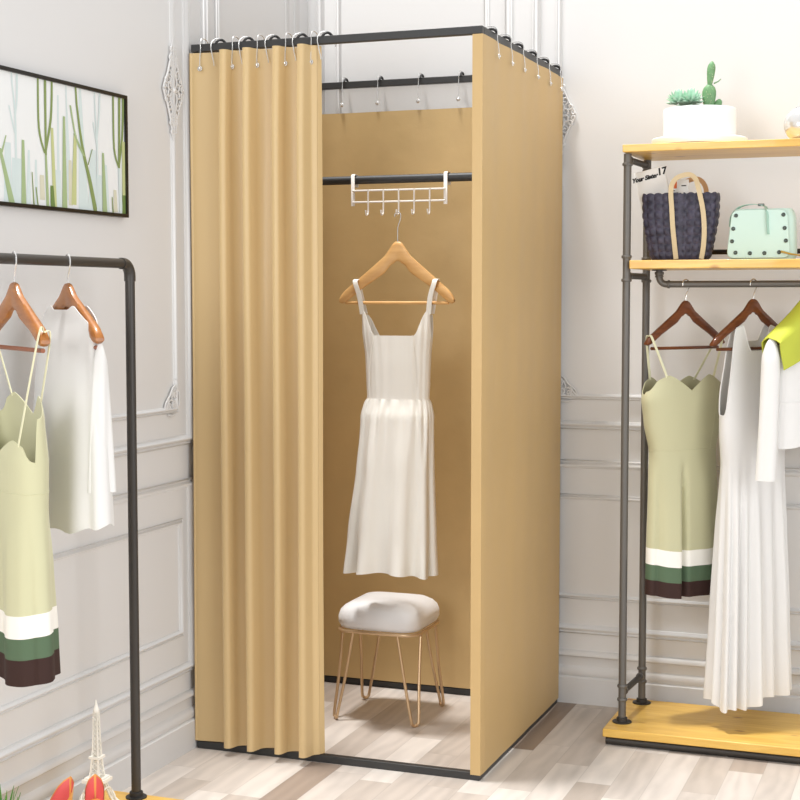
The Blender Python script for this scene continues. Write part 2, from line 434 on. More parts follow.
# curtain hooks: wire loop over the rail, stem and a ring
def hook_mesh(swing):
    s = .018
    loop = [(0,.020,-.004),(0,.027,.004),(0,.026,.016),(0,.015,.0245),(0,0,.026),(0,-.012,.0235),(0,-.0195,.012),(0,-.0185,-.004),(0,-.021,-.020),(0,-.023,-.036)]
    return spline([(x+swing*max(0,-z)*.12, y*1.0, z) for x, y, z in loop], 5)
def curtain_hook(loc, rotz, label, group, kind, drop=.048, sleeve=True):
    # loc = centre of the rail the hook sits on; local y runs across the rail; sleeve = the loop's dark shade arch
    t = thing('curtain_hook', label, 'hook', loc, rotz, group)
    pts = hook_mesh(0)
    last = pts[-1]; pts = pts+[Vector((0,-.0235,-drop+.004))]
    obj('wire', T_(pts, .0014, 8), steel_m, t)
    bm = bmesh.new(); rr = .0055
    tube(bm, [(rr*math.cos(a*PI/8), -.0235, -drop-rr+.002+rr*math.sin(a*PI/8)) for a in range(16)], .0019, 6, closed=True)
    bmesh.ops.create_uvsphere(bm, u_segments=10, v_segments=6, radius=.0034, matrix=Matrix.Translation((0,-.0255,-drop-rr+.002)))
    obj('ring', bm, steel_m, t)
    if sleeve:  # dark arch modelled in for the shadow inside the hook loop
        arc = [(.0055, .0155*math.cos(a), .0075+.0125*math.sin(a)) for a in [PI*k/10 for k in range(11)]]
        obj('loop_shade', T_(arc, .0038, 8), rubber_shade_m, t)
    return t
h0 = curtain_hook((-.816,.0105,H-R/2), 0, 'straight chrome hook on the front rail, outermost at the left', 'straight hooks on the front curtain', 's', .056, False)
names = ['second from the left', 'in the middle of the row', 'fourth from the left', 'nearest the booth opening']
for x, nm in zip((-.717,-.641,-.556,-.480), names):
    dup(h0, (x,.0105,H-R/2), 0, 'straight chrome hook with ball end on the front rail, %s' % nm)
def open_hook(loc, label):
    # wide C shaped side of a hook, swung along the rail
    t = thing('curtain_hook', label, 'hook', loc, 0, 'open curved hooks on the front curtain')
    P_ = [(.033,.016,-.016),(.036,.015,-.004),(.031,.012,.010),(.019,.004,.0215),(.006,-.008,.0225),(-.004,-.0155,.013),(-.006,-.0165,-.002),(-.003,-.0175,-.016),(.000,-.018,-.030),(.004,-.019,-.044),(.006,-.020,-.054)]
    obj('wire', T_(spline(P_, 5), .0015, 8), steel_m, t)
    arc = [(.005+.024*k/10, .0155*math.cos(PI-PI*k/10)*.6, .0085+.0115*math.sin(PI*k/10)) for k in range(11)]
    obj('loop_shade', T_(arc, .0036, 8), rubber_shade_m, t)  # black arch put where the inside of the loop is in shade
    return t
c0 = open_hook((-.779,.0105,H-R/2), 'open curved chrome hook on the front rail by the first curtain fold')
for x, nm in zip((-.693,-.613,-.531,-.457), ('second', 'third', 'fourth', 'last')):
    dup(c0, (x,.0105,H-R/2), 0, 'open curved chrome hook on the front rail by the %s curtain fold' % nm)
rz = PI/2
r0_ = curtain_hook((-.0105,.110,H-R/2), rz, 'chrome hook on the right side rail of the booth, nearest the front corner', 'hooks on the right side rail', 's', .050)
for y, nm in zip((.240,.365,.510,.650,.785), ('second', 'third', 'fourth', 'fifth', 'sixth and last')):
    dup(r0_, (-.0105,y,H-R/2), rz, 'chrome hook on the right side rail, %s from the front corner' % nm)
b0 = curtain_hook((-.728,D-.0105,H-R/2), 0, 'chrome hook hanging from the booth back rail, leftmost above the back curtain', 'hooks on the back rail', 's', .062)
for x, nm in zip((-.604,-.464,-.328), ('second from the left', 'third from the left', 'rightmost')):
    dup(b0, (x,D-.0105,H-R/2), 0, 'chrome hook hanging from the booth back rail, %s above the back curtain' % nm)

# ---------------------------------------------------------------- hook rack on the inner bar
rk = thing('hook_rack', 'white wire rack of five small hooks hung on the inner booth bar', 'hook rack', (-.382,.42,1.646))
for s in (-1, 1):
    x = s*.146
    bm = bmesh.new()
    ribbon(bm, [(x,.0155,-.02),(x,.0155,.012),(x,.010,.0155),(x,-.010,.0155),(x,-.0155,.012),(x,-.0155,-.078)], .011, (1,0,0))
    solid(obj('bracket', bm, whitemetal, rk, angle=60), .003)
for z in (-.033, -.067):
    obj('crosswire', T_([(-.146,-.019,z),(.146,-.019,z)], .0028, 8), whitemetal, rk)
for k in range(5):
    x = (k-2)*.0485+.002
    obj('hook', T_(spline([(x,-.0215,-.031),(x,-.0215,-.066),(x,-.0215,-.094),(x,-.026,-.104),(x,-.034,-.106),(x,-.040,-.100),(x,-.041,-.092)], 4), .0026, 8), whitemetal, rk)

# ---------------------------------------------------------------- hangers
def hanger(label, loc, rotz, m, hw, apex, drop, barz, barm, hook_r=.0165, group=None, thick=.016, h0=.05, h1=.030, hook_open=1, bx=.92, tip=.02):
    # local x runs along the hanger, origin = centre of whatever the hook hangs over
    t = thing('clothes_hanger', label, 'hanger', loc, rotz, group)
    bm = bmesh.new(); n = 26; rings = []
    top = lambda a: -apex-drop*(1-math.cos(min(1,a/.22)*PI/2))*.10-drop*.90*(max(0,a-.06)/.94)**.97
    def sect(x):
        a = abs(x)
        zt = top(a); hh = h0+(h1-h0)*min(1, a*1.6)
        if a < .10: hh = h0*.98+.004*(a/.1)
        if a > .86: hh *= math.sqrt(max(.02, 1-((a-.86)/.145)**2)); zt -= (h1-hh)*.45
        return zt, zt-hh
    for k in range(-n, n+1):
        x = k/n; zt, zb = sect(x); th = thick*(.75+.45*abs(x)); w = th/2
        if abs(x) > .9: w *= .85
        yb = tip*abs(x)**2.2*-1
        X = x*hw; mid = (zt+zb)/2; hh = (zt-zb)/2
        rings.append([bm.verts.new((X, yb+w*math.copysign(abs(math.cos(a))**.6, math.cos(a)), mid+hh*math.copysign(abs(math.sin(a))**.6, math.sin(a)))) for a in [2*PI*q/12 for q in range(12)]])
    for a, b in zip(rings, rings[1:]):
        for q in range(12): bm.faces.new((a[q], a[(q+1)%12], b[(q+1)%12], b[q]))
    bm.faces.new(rings[0][::-1]); bm.faces.new(rings[-1])
    obj('wooden_arms', bm, m, t, angle=50)
    r = hook_r; s = hook_open
    arc = [(s*-r*math.cos(a)*-1*-1, 0, r*math.sin(a)) for a in [(-.12+1.12*k/10)*PI for k in range(11)]]
    P_ = [Vector(q) for q in arc]          # from the open tip over the top to the far side
    e = P_[-1]
    P_ += [Vector((e.x*.92,0,-.010)), Vector((e.x*.55,0,-.020)), Vector((e.x*.2,0,-.030)), Vector((0,0,-.040)), Vector((0,0,-apex-.008))]
    obj('wire_hook', T_(spline(P_, 4), .0019, 8), steel_m, t)
    obj('crossbar', T_([(-hw*bx,-tip*.8,barz),(hw*bx,-tip*.8,barz)], .0048, 10), barm, t)
    return t

# ---------------------------------------------------------------- garments
class Garment:
    def __init__(s, prof, fold, n=96):
        # prof rows (z, centre, half width, half depth, fold amplitude)
        s.p, s.fold, s.n = prof, fold, n
    def pt(s, th, z):
        cu, hw, d, amp = interp(s.p, z)
        f = s.fold(th, z)*amp
        c, q = math.cos(th), math.sin(th)
        u = math.copysign(abs(c)**.85, c)*(hw+f*.5); w = math.copysign(abs(q)**.85, q)*(d)+(-f if q < 0 else f)*min(1, abs(q)*2.2)
        return (cu+u, w, z)
    def shell(s, name, m, parent, ztop, zbot, rows, thick=.0015):
        bm = bmesh.new()
        def f(u, v):
            th = 2*PI*u; a, b = (ztop(th) if callable(ztop) else ztop), (zbot(th) if callable(zbot) else zbot)
            return s.pt(th, a+(b-a)*v)
        grid(bm, f, s.n, rows, closed_u=True)
        o = obj(name, bm, m, parent, angle=180); solid(o, thick); return o
    def u_at(s, th, z): return s.pt(th, z)[0]

def strap(parent, front, top, back, wid, m, name='strap', mid=None):
    P_ = [front]+([mid] if mid else [])+[(top[0], top[1]-.012, top[2]-.008),(top[0], top[1], top[2]),(top[0], top[1]+.012, top[2]-.010), back]
    o = obj(name, ribbon(bmesh.new(), spline(P_, 6), wid, (1,0,0)), m, parent, angle=180); solid(o, .0016); return o

sm = lambda t: max(0, min(1, t))**2*(3-2*max(0, min(1, t)))

# --- white dress inside the booth
HX, HY, HZ = -.376, .3795, 1.536
hanger('pale wooden hanger inside the booth holding the white dress', (HX, HY, HZ), 0, beech_m, .180, .076, .156, -.256, beech_m, .0095, h0=.058, h1=.038, hook_open=1, thick=.013, bx=.90, tip=.012)
dr = thing('sleeveless_dress', 'white sleeveless square-neck dress with gathered skirt hanging inside the booth', 'dress', (HX, HY-.006, HZ))
def fold_b(th, z):
    k = sm((-.54-z)/.25)
    ga = .5*math.sin(23*th+.4)+.5*math.sin(17*th+2)
    pl = math.sin(9*th+.9+.35*math.sin(2*th))
    pl = math.copysign(abs(pl)**.7, pl)
    return ga*(1-k)+pl*k
G = Garment([(-.20,0,.120,.020,0),(-.29,.0,.112,.032,.001),(-.34,.002,.109,.038,.0015),(-.42,.004,.101,.036,.0012),(-.50,.004,.098,.032,.001),(-.537,.004,.096,.030,.001),(-.556,.003,.104,.034,.006),(-.59,.001,.111,.043,.0065),(-.75,-.006,.118,.050,.007),(-.95,-.016,.132,.056,.012),(-1.10,-.020,.136,.058,.024)], fold_b, 160)
def ztop_b(th):
    u = abs(G.pt(th, -.3)[0]); front = math.sin(th) < 0
    base = -.352 if front else -.365
    return base+(.075)*sm((u-.062)/.040) - .07*sm((u-.1035)/.006)*0
def ztopb2(th):
    z = ztop_b(th); c = abs(math.cos(th)); return z-.085*sm((c-.93)/.07)
G.shell('bodice', white_cloth, dr, ztopb2, -.540, 16)
G.shell('skirt', white_cloth, dr, -.538, lambda th: -1.060+.004*math.sin(3*th), 40)
bm = bmesh.new(); tube(bm, [G.pt(2*PI*k/80, -.539) for k in range(80)], .0012, 6, closed=True); obj('waist_seam', bm, white_cloth, dr)
for s in (-1, 1):
    strap(dr, (s*.1035,-.016,-.290), (s*.124,-.010,-.188), (s*.105,.012,-.288), .0150, white_cloth, mid=(s*.111,-.021,-.238))
    bmz = bmesh.new(); tube(bmz, [(s*.060,G.pt(1.5*PI+s*.55,-.35)[1]-.001,-.350),(s*.070,-.040,-.42),(s*.073,-.037,-.50)], .0009, 5); obj('bodice_seam', bmz, white_cloth, dr)

# --- sage dresses with striped hem
def sage_dress(label, loc, rotz, m, strap_m, hw, prof, peak_f, peak_b, waist, bands, front_drop, strap_top, seed, sx=(-.12,.10), pleat_amp=1.0, centre=0.0):
    t = thing('strappy_dress', label, 'dress', loc, rotz)
    def fold(th, z):
        k = sm((waist-z)/.12)
        p1 = math.sin(6*th+seed)*.8+.3*math.sin(11*th+seed*2)
        # one deep inverted pleat at the front
        d = (th-(1.5*PI-.25)); inv = -4.6*math.exp(-(d/.085)**2)
        return k*(p1*pleat_amp+inv*sm((waist-z)/.05))
    g = Garment(prof, fold, 150)
    def zt(th):
        u = g.pt(th, prof[1][0])[0]-centre; front = math.sin(th) < 0
        a = min(1, abs(abs(u)-.085)/.085)
        z = (peak_f if front else peak_b)-.045*a**1.3
        c = abs(math.cos(th)); return z-.022*sm((c-.85)/.15)
    g.shell('bodice', m, t, zt, waist, 14)
    bt = waist+.001; b1, b2, b3, b4 = bands
    wob = lambda b: (lambda th: b+.006*math.sin(2*th+seed))
    g.shell('skirt', m, t, bt, wob(b1), 26)
    g.shell('white_hem_band', white_cloth, t, wob(b1), wob(b2), 5)
    g.shell('green_hem_band', green_m, t, wob(b2), wob(b3), 5)
    g.shell('dark_hem_band', brown_m, t, wob(b3), wob(b4), 5)
    tube_ = bmesh.new(); tube(tube_, [Vector(g.pt(2*PI*k/100, waist)) for k in range(100)], .0016, 5, closed=True); obj('waist_seam', tube_, m, t)
    for q in range(2):
        for th0 in ((1.5*PI-.55, 1.5*PI+.55)[q],):
            pts = [Vector(g.pt(th0, zt(th0)-.004+(waist-zt(th0))*k/8)) for k in range(9)]
            bmz = bmesh.new(); tube(bmz, pts, .0011, 5); obj('bodice_seam', bmz, m, t)
    for s in sx:
        thf = 2*PI-math.acos(max(-1, min(1, (s)/prof[1][2]*.85)))
        pf = g.pt(thf, zt(thf)+.0); pb = g.pt(2*PI-thf, zt(2*PI-thf))
        tp = strap_top(s)
        o = strap(t, (pf[0], pf[1], pf[2]-.006), tp, (pb[0], pb[1], pb[2]-.006), .0085, strap_m)
    return t
# ---------------------------------------------------------------- stool in the booth
st = thing('vanity_stool', 'low stool with white padded seat and rose gold hairpin legs inside the booth', 'stool', (-.462,.535,0))
zf = .278
def rsq(a, b, r, z, n=8):
    P_ = []
    for cx, cy, a0 in ((a-r,b-r,0),(-a+r,b-r,PI/2),(-a+r,-b+r,PI),(a-r,-b+r,1.5*PI)):
        for k in range(n+1): P_.append((cx+r*math.cos(a0+PI/2*k/n), cy+r*math.sin(a0+PI/2*k/n), z))
    return P_
obj('seat_ring', T_(rsq(.130,.125,.045,zf), .0052, 8, closed=True), gold_metal, st)
bm = bmesh.new()
prof = [(0.0,0.0),(.80,.0),(.95,.006),(1.0,.022),(1.0,.040),(.96,.058),(.88,.070),(.74,.081),(.5,.088),(.25,.091),(.02,.0915)]
rings = [[bm.verts.new((x*1, y*1, zf+.002+z)) for x, y, _ in rsq(.134*s if s > .02 else .003, .129*s if s > .02 else .003, (.05*s+.012*(1-s)) if s > .1 else .0015, 0)] for s, z in prof[1:]]
for a, b in zip(rings, rings[1:]):
    for k in range(len(a)): bm.faces.new((a[k], a[(k+1)%len(a)], b[(k+1)%len(a)], b[k]))
bm.faces.new(rings[0][::-1]); bm.faces.new(rings[-1])
obj('seat_cushion', bm, cushion_m, st, angle=180)
for sx, sy in ((-1,-1),(1,-1),(1,1),(-1,1)):
    c = (sx*.124, sy*.120)
    # hairpin: two wires from neighbouring spots on the ring meeting in a rounded foot
    A = Vector((c[0]-sx*.052, c[1]+0.0, zf)); Bp = Vector((c[0]+0.0, c[1]-sy*.052, zf))
    F = Vector((sx*.129, sy*.124, .0045)); dv = (Bp-A).normalized()*.013
    P_ = spline([A+Vector((0,sy*.004,0)), A.lerp(F-dv, .5), F-dv*1.0+Vector((0,0,.02)), F-dv*.6+Vector((0,0,.004)), F, F+dv*.6+Vector((0,0,.004)), F+dv+Vector((0,0,.02)), Bp.lerp(F+dv, .5), Bp+Vector((sx*.004,0,0))], 6)
    obj('leg', T_(P_, .0047, 8), gold_metal, st)

# ---------------------------------------------------------------- left clothes rack
RX = -.69
lr = thing('clothes_rack', 'charcoal tube clothes rack on a yellow wooden board in the left foreground', 'clothes rack', (RX,-1.2,0))
def q_(x, y, z): return (x-RX, y+1.2, z)
zb, yb, yfz = 1.376, -.615, -1.80
corner = lambda y, s: [q_(RX, y+s*.030*(1-math.cos(a)) - s*.030, zb-.030+.030*math.sin(a)) for a in [PI/2*k/6 for k in range(7)]]
obj('hanging_bar', T_([q_(RX,yfz+.03,zb), q_(RX,yb-.03,zb)], .0118, 14), rackblk, lr)
for y, s in ((yb,1),(yfz,-1)):
    arc = [q_(RX, y-s*.030+s*.030*math.sin(a), zb-.030+.030*math.cos(a)) for a in [PI/2*k/6 for k in range(7)]]
    obj('elbow', T_([q_(RX,y-s*.040,zb)]+arc+[q_(RX,y,zb-.042)], .0138, 14), rackblk, lr)
    obj('upright', T_([q_(RX,y,zb-.036), q_(RX,y,.072)], .0118, 14), rackblk, lr)
    bm = bmesh.new(); x, y2, _ = q_(RX, y, 0)
    lathe(bm, [(.026,.070),(.026,.073),(.017,.0745),(.0165,.084),(.0145,.086)], 24, (x,y2)); obj('floor_flange', bm, rubber_shade_m, lr)
bevel(obj('base_board', B(-.115,.120,-.76,.612,.045,.070), pine_m, lr), .003)
for y in (-.70,.56):
    obj('support_bar', B(-.105,.110,y,y+.025,.0,.045), rackblk, lr)

# hangers and garments on the left rack
A1 = -math.radians(37.7)
hanger('amber wooden hanger on the left rack holding the striped-hem sage dress', (RX,-1.085,zb), A1, amber_m, .195, .048, .105, -.188, redbar_m, .0155, h0=.056, h1=.036, thick=.020, tip=.0)
hanger('amber wooden hanger on the left rack under the white blouse', (RX,-.882,zb), A1, amber_m, .195, .048, .105, -.188, redbar_m, .0155, h0=.056, h1=.036, thick=.020, tip=.0)
sage_dress('pale sage strappy dress with white, green and brown hem on the left tube rack', (RX,-1.085,zb), A1, sage_m, cream_m, .15,
    [(-.26,0,.128,.020,0),(-.33,0,.134,.036,0),(-.42,0,.128,.048,.001),(-.52,0,.124,.047,.002),(-.65,0,.134,.052,.005),(-.80,0,.145,.056,.008),(-1.0,0,.155,.060,.010)],
    -.375, -.285, -.485, (-.733,-.780,-.824,-.878), .06, lambda s: (math.copysign(.188, s), 0, -.151), .6, sx=(-.105,.118))
# white blouse: boat neck body and an empty sleeve
bl = thing('sleeveless_blouse', 'loose white blouse hanging nearest the upright of the left rack', 'blouse', (RX,-.882,zb), A1)
def fold_w(th, z): return math.sin(5*th+1.0)*.7+.4*math.sin(9*th+2.2)
gb = Garment([(-.08,0,.150,.014,0),(-.12,0,.162,.020,.0),(-.18,0,.166,.034,.002),(-.28,0,.178,.044,.004),(-.42,0,.192,.054,.006),(-.62,.0,.200,.062,.009)], fold_w, 120)
def zt_w(th):
    u = gb.pt(th, -.12)[0]; a = abs(u)
    shoulder = -.060-.105*.90*max(0, a/.195-.06)/.94
    neck = -.108
    z = neck if a < .062 else shoulder+.004
    k = sm((a-.045)/.05); z = neck*(1-k)+(shoulder-.002)*k
    c = abs(math.cos(th)); return z-.015*sm((c-.9)/.1)
gb.shell('blouse_body', white_cloth2, bl, zt_w, lambda th: -.580+.010*math.sin(2*th+1)+.004*math.sin(9*th), 34)
# loose panel falling from the shoulder end (drawn back by the armhole)
def sleeve(parent, x0, y0, ztop, zbot, w0, w1, d0, d1, m, name='sleeve', lean=0, n=48, seed=0):
    bm = bmesh.new()
    def f(u, v):
        th = 2*PI*u; z = ztop+(zbot-ztop)*v; w = w0+(w1-w0)*v**.7; d = d0+(d1-d0)*v**.7
        fo = .0035*math.sin(4*th+seed+2*v)*v
        cap = math.sqrt(min(1, v*7+.05))
        return (x0+lean*v+(w*cap+fo)*math.cos(th), y0+(d*cap+fo)*math.sin(th), z)
    grid(bm, f, n, 24, closed_u=True)
    bm.faces.new([v for v in bm.verts[:n]])
    o = obj(name, bm, m, parent, angle=180); return o
o = sleeve(bl, .178,.006,-.175,-.500,.010,.014,.010,.028,white_cloth2,'loose_sleeve', seed=1); solid(o, .0015)

# ---------------------------------------------------------------- picture on the left wall
pic = thing('framed_picture', 'wide black framed picture of green and pale blue reeds on the left wall', 'picture', (LX,-.85,1.66))
PY0, PY1, PZ0, PZ1 = -1.36, -.334, 1.503, 1.817
def pq(y, z, x=0): return (x, y+.85, z-1.66)
bm = bmesh.new()
fw = .009
for a in ((PY0,PY1,PZ0,PZ0+fw),(PY0,PY1,PZ1-fw,PZ1),(PY0,PY0+fw,PZ0+fw,PZ1-fw),(PY1-fw,PY1,PZ0+fw,PZ1-fw)):
    box(bm, .001, .018, a[0]+.85, a[1]+.85, a[2]-1.66, a[3]-1.66)
obj('picture_frame', bm, mat('black_satin_frame', srgb(9,8,8), .35), pic)
canv = mat('white_canvas', srgb(238,240,240), .6)
ac = {'olive':srgb(134,152,92),'leaf':srgb(166,186,138),'lime':srgb(198,204,146),'mist':srgb(214,227,226),'moss':srgb(112,136,72),'sand':srgb(216,214,192)}
keys = list(ac); amats = [canv]+[mat('paint_'+k, ac[k], .6) for k in keys]
bm = B(.002,.012,PY0+fw+.85,PY1-fw+.85,PZ0+fw-1.66,PZ1-fw-1.66)
strokes = [('mist', [(-0.853, 1.648, 0.023), (-0.857, 1.506, 0.031)]), ('mist', [(-0.819, 1.615, 0.036), (-0.823, 1.507, 0.043)]), ('mist', [(-0.647, 1.78, 0.006), (-0.651, 1.51, 0.013)]), ('mist', [(-0.743, 1.618, 0.008), (-0.742, 1.506, 0.013)]), ('mist', [(-0.771, 1.638, 0.008), (-0.775, 1.51, 0.02)]), ('mist', [(-0.55, 1.8, 0.009), (-0.54, 1.511, 0.046)]), ('mist', [(-0.612, 1.808, 0.004), (-0.602, 1.532, 0.018)]), ('mist', [(-0.495, 1.663, 0.024), (-0.499, 1.506, 0.042)]), ('mist', [(-0.469, 1.603, 0.028), (-0.472, 1.506, 0.033)]), ('mist', [(-0.435, 1.631, 0.01), (-0.428, 1.507, 0.019)]), ('sand', [(-0.72, 1.584, 0.017), (-0.718, 1.526, 0.021)]), ('sand', [(-0.393, 1.571, 0.014), (-0.39, 1.514, 0.019)]), ('mist', [(-0.652, 1.601, 0.022), (-0.651, 1.508, 0.025)]), ('sand', [(-0.599, 1.629, 0.013), (-0.598, 1.52, 0.018)]), ('mist', [(-0.837, 1.805, 0.005), (-0.824, 1.724, 0.006), (-0.822, 1.656, 0.008), (-0.823, 1.507, 0.009)]), ('mist', [(-0.814, 1.784, 0.008), (-0.816, 1.748, 0.007), (-0.824, 1.706, 0.006)]), ('mist', [(-0.847, 1.732, 0.005), (-0.825, 1.671, 0.006)]), ('leaf', [(-0.86, 1.663, 0.004), (-0.877, 1.623, 0.007)]), ('leaf', [(-0.884, 1.632, 0.01), (-0.863, 1.573, 0.016), (-0.838, 1.502, 0.024)]), ('leaf', [(-0.794, 1.659, 0.01), (-0.795, 1.504, 0.02)]), ('olive', [(-0.73, 1.809, 0.007), (-0.729, 1.693, 0.008), (-0.706, 1.636, 0.008)]), ('olive', [(-0.672, 1.808, 0.008), (-0.679, 1.722, 0.009), (-0.702, 1.644, 0.009)]), ('olive', [(-0.701, 1.81, 0.01), (-0.702, 1.632, 0.008)]), ('leaf', [(-0.702, 1.632, 0.008), (-0.697, 1.512, 0.012)]), ('lime', [(-0.675, 1.699, 0.01), (-0.667, 1.507, 0.017)]), ('moss', [(-0.679, 1.562, 0.013), (-0.676, 1.506, 0.02)]), ('leaf', [(-0.623, 1.732, 0.009), (-0.625, 1.504, 0.022)]), ('olive', [(-0.745, 1.554, 0.004), (-0.738, 1.51, 0.005)]), ('olive', [(-0.76, 1.588, 0.003), (-0.754, 1.509, 0.005)]), ('lime', [(-0.575, 1.692, 0.013), (-0.585, 1.522, 0.022)]), ('leaf', [(-0.595, 1.762, 0.007), (-0.571, 1.685, 0.007), (-0.537, 1.644, 0.008)]), ('olive', [(-0.573, 1.801, 0.007), (-0.553, 1.702, 0.01), (-0.536, 1.644, 0.013), (-0.511, 1.583, 0.016), (-0.485, 1.504, 0.019)]), ('leaf', [(-0.58, 1.695, 0.008), (-0.536, 1.644, 0.009)]), ('olive', [(-0.499, 1.665, 0.003), (-0.519, 1.624, 0.004)]), ('mist', [(-0.487, 1.8, 0.004), (-0.476, 1.677, 0.007), (-0.476, 1.507, 0.01)]), ('mist', [(-0.46, 1.784, 0.007), (-0.475, 1.695, 0.005)]), ('mist', [(-0.493, 1.732, 0.006), (-0.476, 1.675, 0.006)]), ('leaf', [(-0.449, 1.66, 0.009), (-0.443, 1.507, 0.022)]), ('olive', [(-0.397, 1.801, 0.008), (-0.395, 1.677, 0.008), (-0.372, 1.628, 0.009)]), ('olive', [(-0.348, 1.8, 0.01), (-0.355, 1.707, 0.009), (-0.372, 1.636, 0.008)]), ('olive', [(-0.367, 1.8, 0.011), (-0.372, 1.628, 0.009)]), ('mist', [(-0.372, 1.628, 0.01), (-0.365, 1.511, 0.015)]), ('lime', [(-0.346, 1.698, 0.013), (-0.341, 1.51, 0.015)]), ('moss', [(-0.35, 1.56, 0.015), (-0.346, 1.506, 0.017)]), ('olive', [(-0.408, 1.552, 0.004), (-0.404, 1.509, 0.005)])]
rnd = random.Random(3)
for k in range(9):
    y0 = -1.34+.05*k; z1 = rnd.uniform(1.62,1.80)
    strokes.append((rnd.choice(keys), [(y0, z1, .006), (y0+rnd.uniform(-.01,.01), 1.512, .014)]))
for si, (c, pts) in enumerate(strokes):
    x = .0124+.00003*si; L_ = []
    P_ = [Vector(q) for q in pts]; P_ = spline(P_, 5) if len(P_) > 2 else [P_[0].lerp(P_[1], j/4) for j in range(5)]
    for p_ in P_:
        z = min(max(p_[1] if p_[1] < PZ1-.035 or len(pts) == 0 else p_[1]+.03, PZ0+fw), PZ1-fw); y = p_[0]; w = p_[2]
        y = min(y, PY1-fw-w/2)
        L_.append((bm.verts.new(pq(y-w/2, z, x)), bm.verts.new(pq(y+w/2, z, x))))
    for a, b in zip(L_, L_[1:]):
        bm.faces.new((a[0], a[1], b[1], b[0])).material_index = 1+keys.index(c)
obj('painted_canvas', bm, amats, pic, recalc=False)

# ---------------------------------------------------------------- tower figurine, shoes and plant on the left board
tw = thing('tower_figurine', 'cream white lattice tower figurine on the yellow board behind the shoes', 'figurine', (-.70,-.775,.070))
th_ = .283
def half(z):   # half width of the tower at height z
    t = z/th_
    return .0045+.0155*math.exp(-t*4.2)*1+.045*math.exp(-t*7.5)+.0015*(1-t)
bm = bmesh.new()
levels = [.002,.03,.06,.088,.096]
for sx in (-1,1):
    for sy in (-1,1):
        # splayed corner legs up to the second platform, thin lattice bars
        pts = [(sx*half(z), sy*half(z), z) for z in [0,.02,.045,.07,.09,.115,.145,.17,.2,.23,.255]]
        tube(bm, pts, [.0042,.004,.0038,.0034,.003,.0027,.0024,.002,.0017,.0014,.0012], 4)
        inn = .62
        pts = [(sx*half(z)*inn, sy*half(z), z) for z in [0,.02,.045,.07,.09]]; tube(bm, pts, .0022, 4)
        pts = [(sx*half(z), sy*half(z)*inn, z) for z in [0,.02,.045,.07,.09]]; tube(bm, pts, .0022, 4)
zs = [0.0,.018,.036,.054,.072,.090]
def cross(z0, z1, a0, a1, f):
    for ang in range(4):
        M = Matrix.Rotation(ang*PI/2, 3, 'Z')
        for p0, p1 in (((a0,f(z0),z0),(a1,f(z1),z1)),((a1*f(z0)/f(z1),f(z0),z0),(a0*f(z1)/f(z0),f(z1),z1))):
            tube(bm, [M@Vector(p0), M@Vector(p1)], .0010, 4)
for z0, z1 in zip(zs, zs[1:]):
    for s in (-1, 1): cross(z0, z1, s*half(z0), s*half(z1)*.62, half)
zz = .1
while zz < .25:
    z1 = min(.252, zz+.010+.25*half(zz)); cross(zz, z1, -half(zz), half(z1), half); zz = z1
    h = half(zz); tube(bm, [(h,h,zz),(-h,h,zz),(-h,-h,zz),(h,-h,zz)], .0010, 4, closed=True)
for ang in range(4):     # arches between the feet
    M = Matrix.Rotation(ang*PI/2, 3, 'Z')
    tube(bm, [M@Vector((.036*math.cos(a), half(.05)*1.0, .030+.046*math.sin(a))) for a in [PI*k/12 for k in range(13)]], .0020, 4)
obj('lattice_body', bm, eiffel_m, tw, angle=60)
bm = bmesh.new(); h = half(.09)+.012; box(bm, -h,h,-h,h,.088,.096); h -= .004; box(bm, -h,h,-h,h,.0965,.100); obj('lower_platform', bm, eiffel_m, tw)
bm = bmesh.new(); h = half(.145)+.006; box(bm, -h,h,-h,h,.144,.150); obj('upper_platform', bm, eiffel_m, tw)
bm = bmesh.new(); lathe(bm, [(.0062,.252),(.0072,.256),(.0072,.261),(.0045,.266),(.0032,.272),(.0012,.283)], 10); obj('spire', bm, eiffel_m, tw)

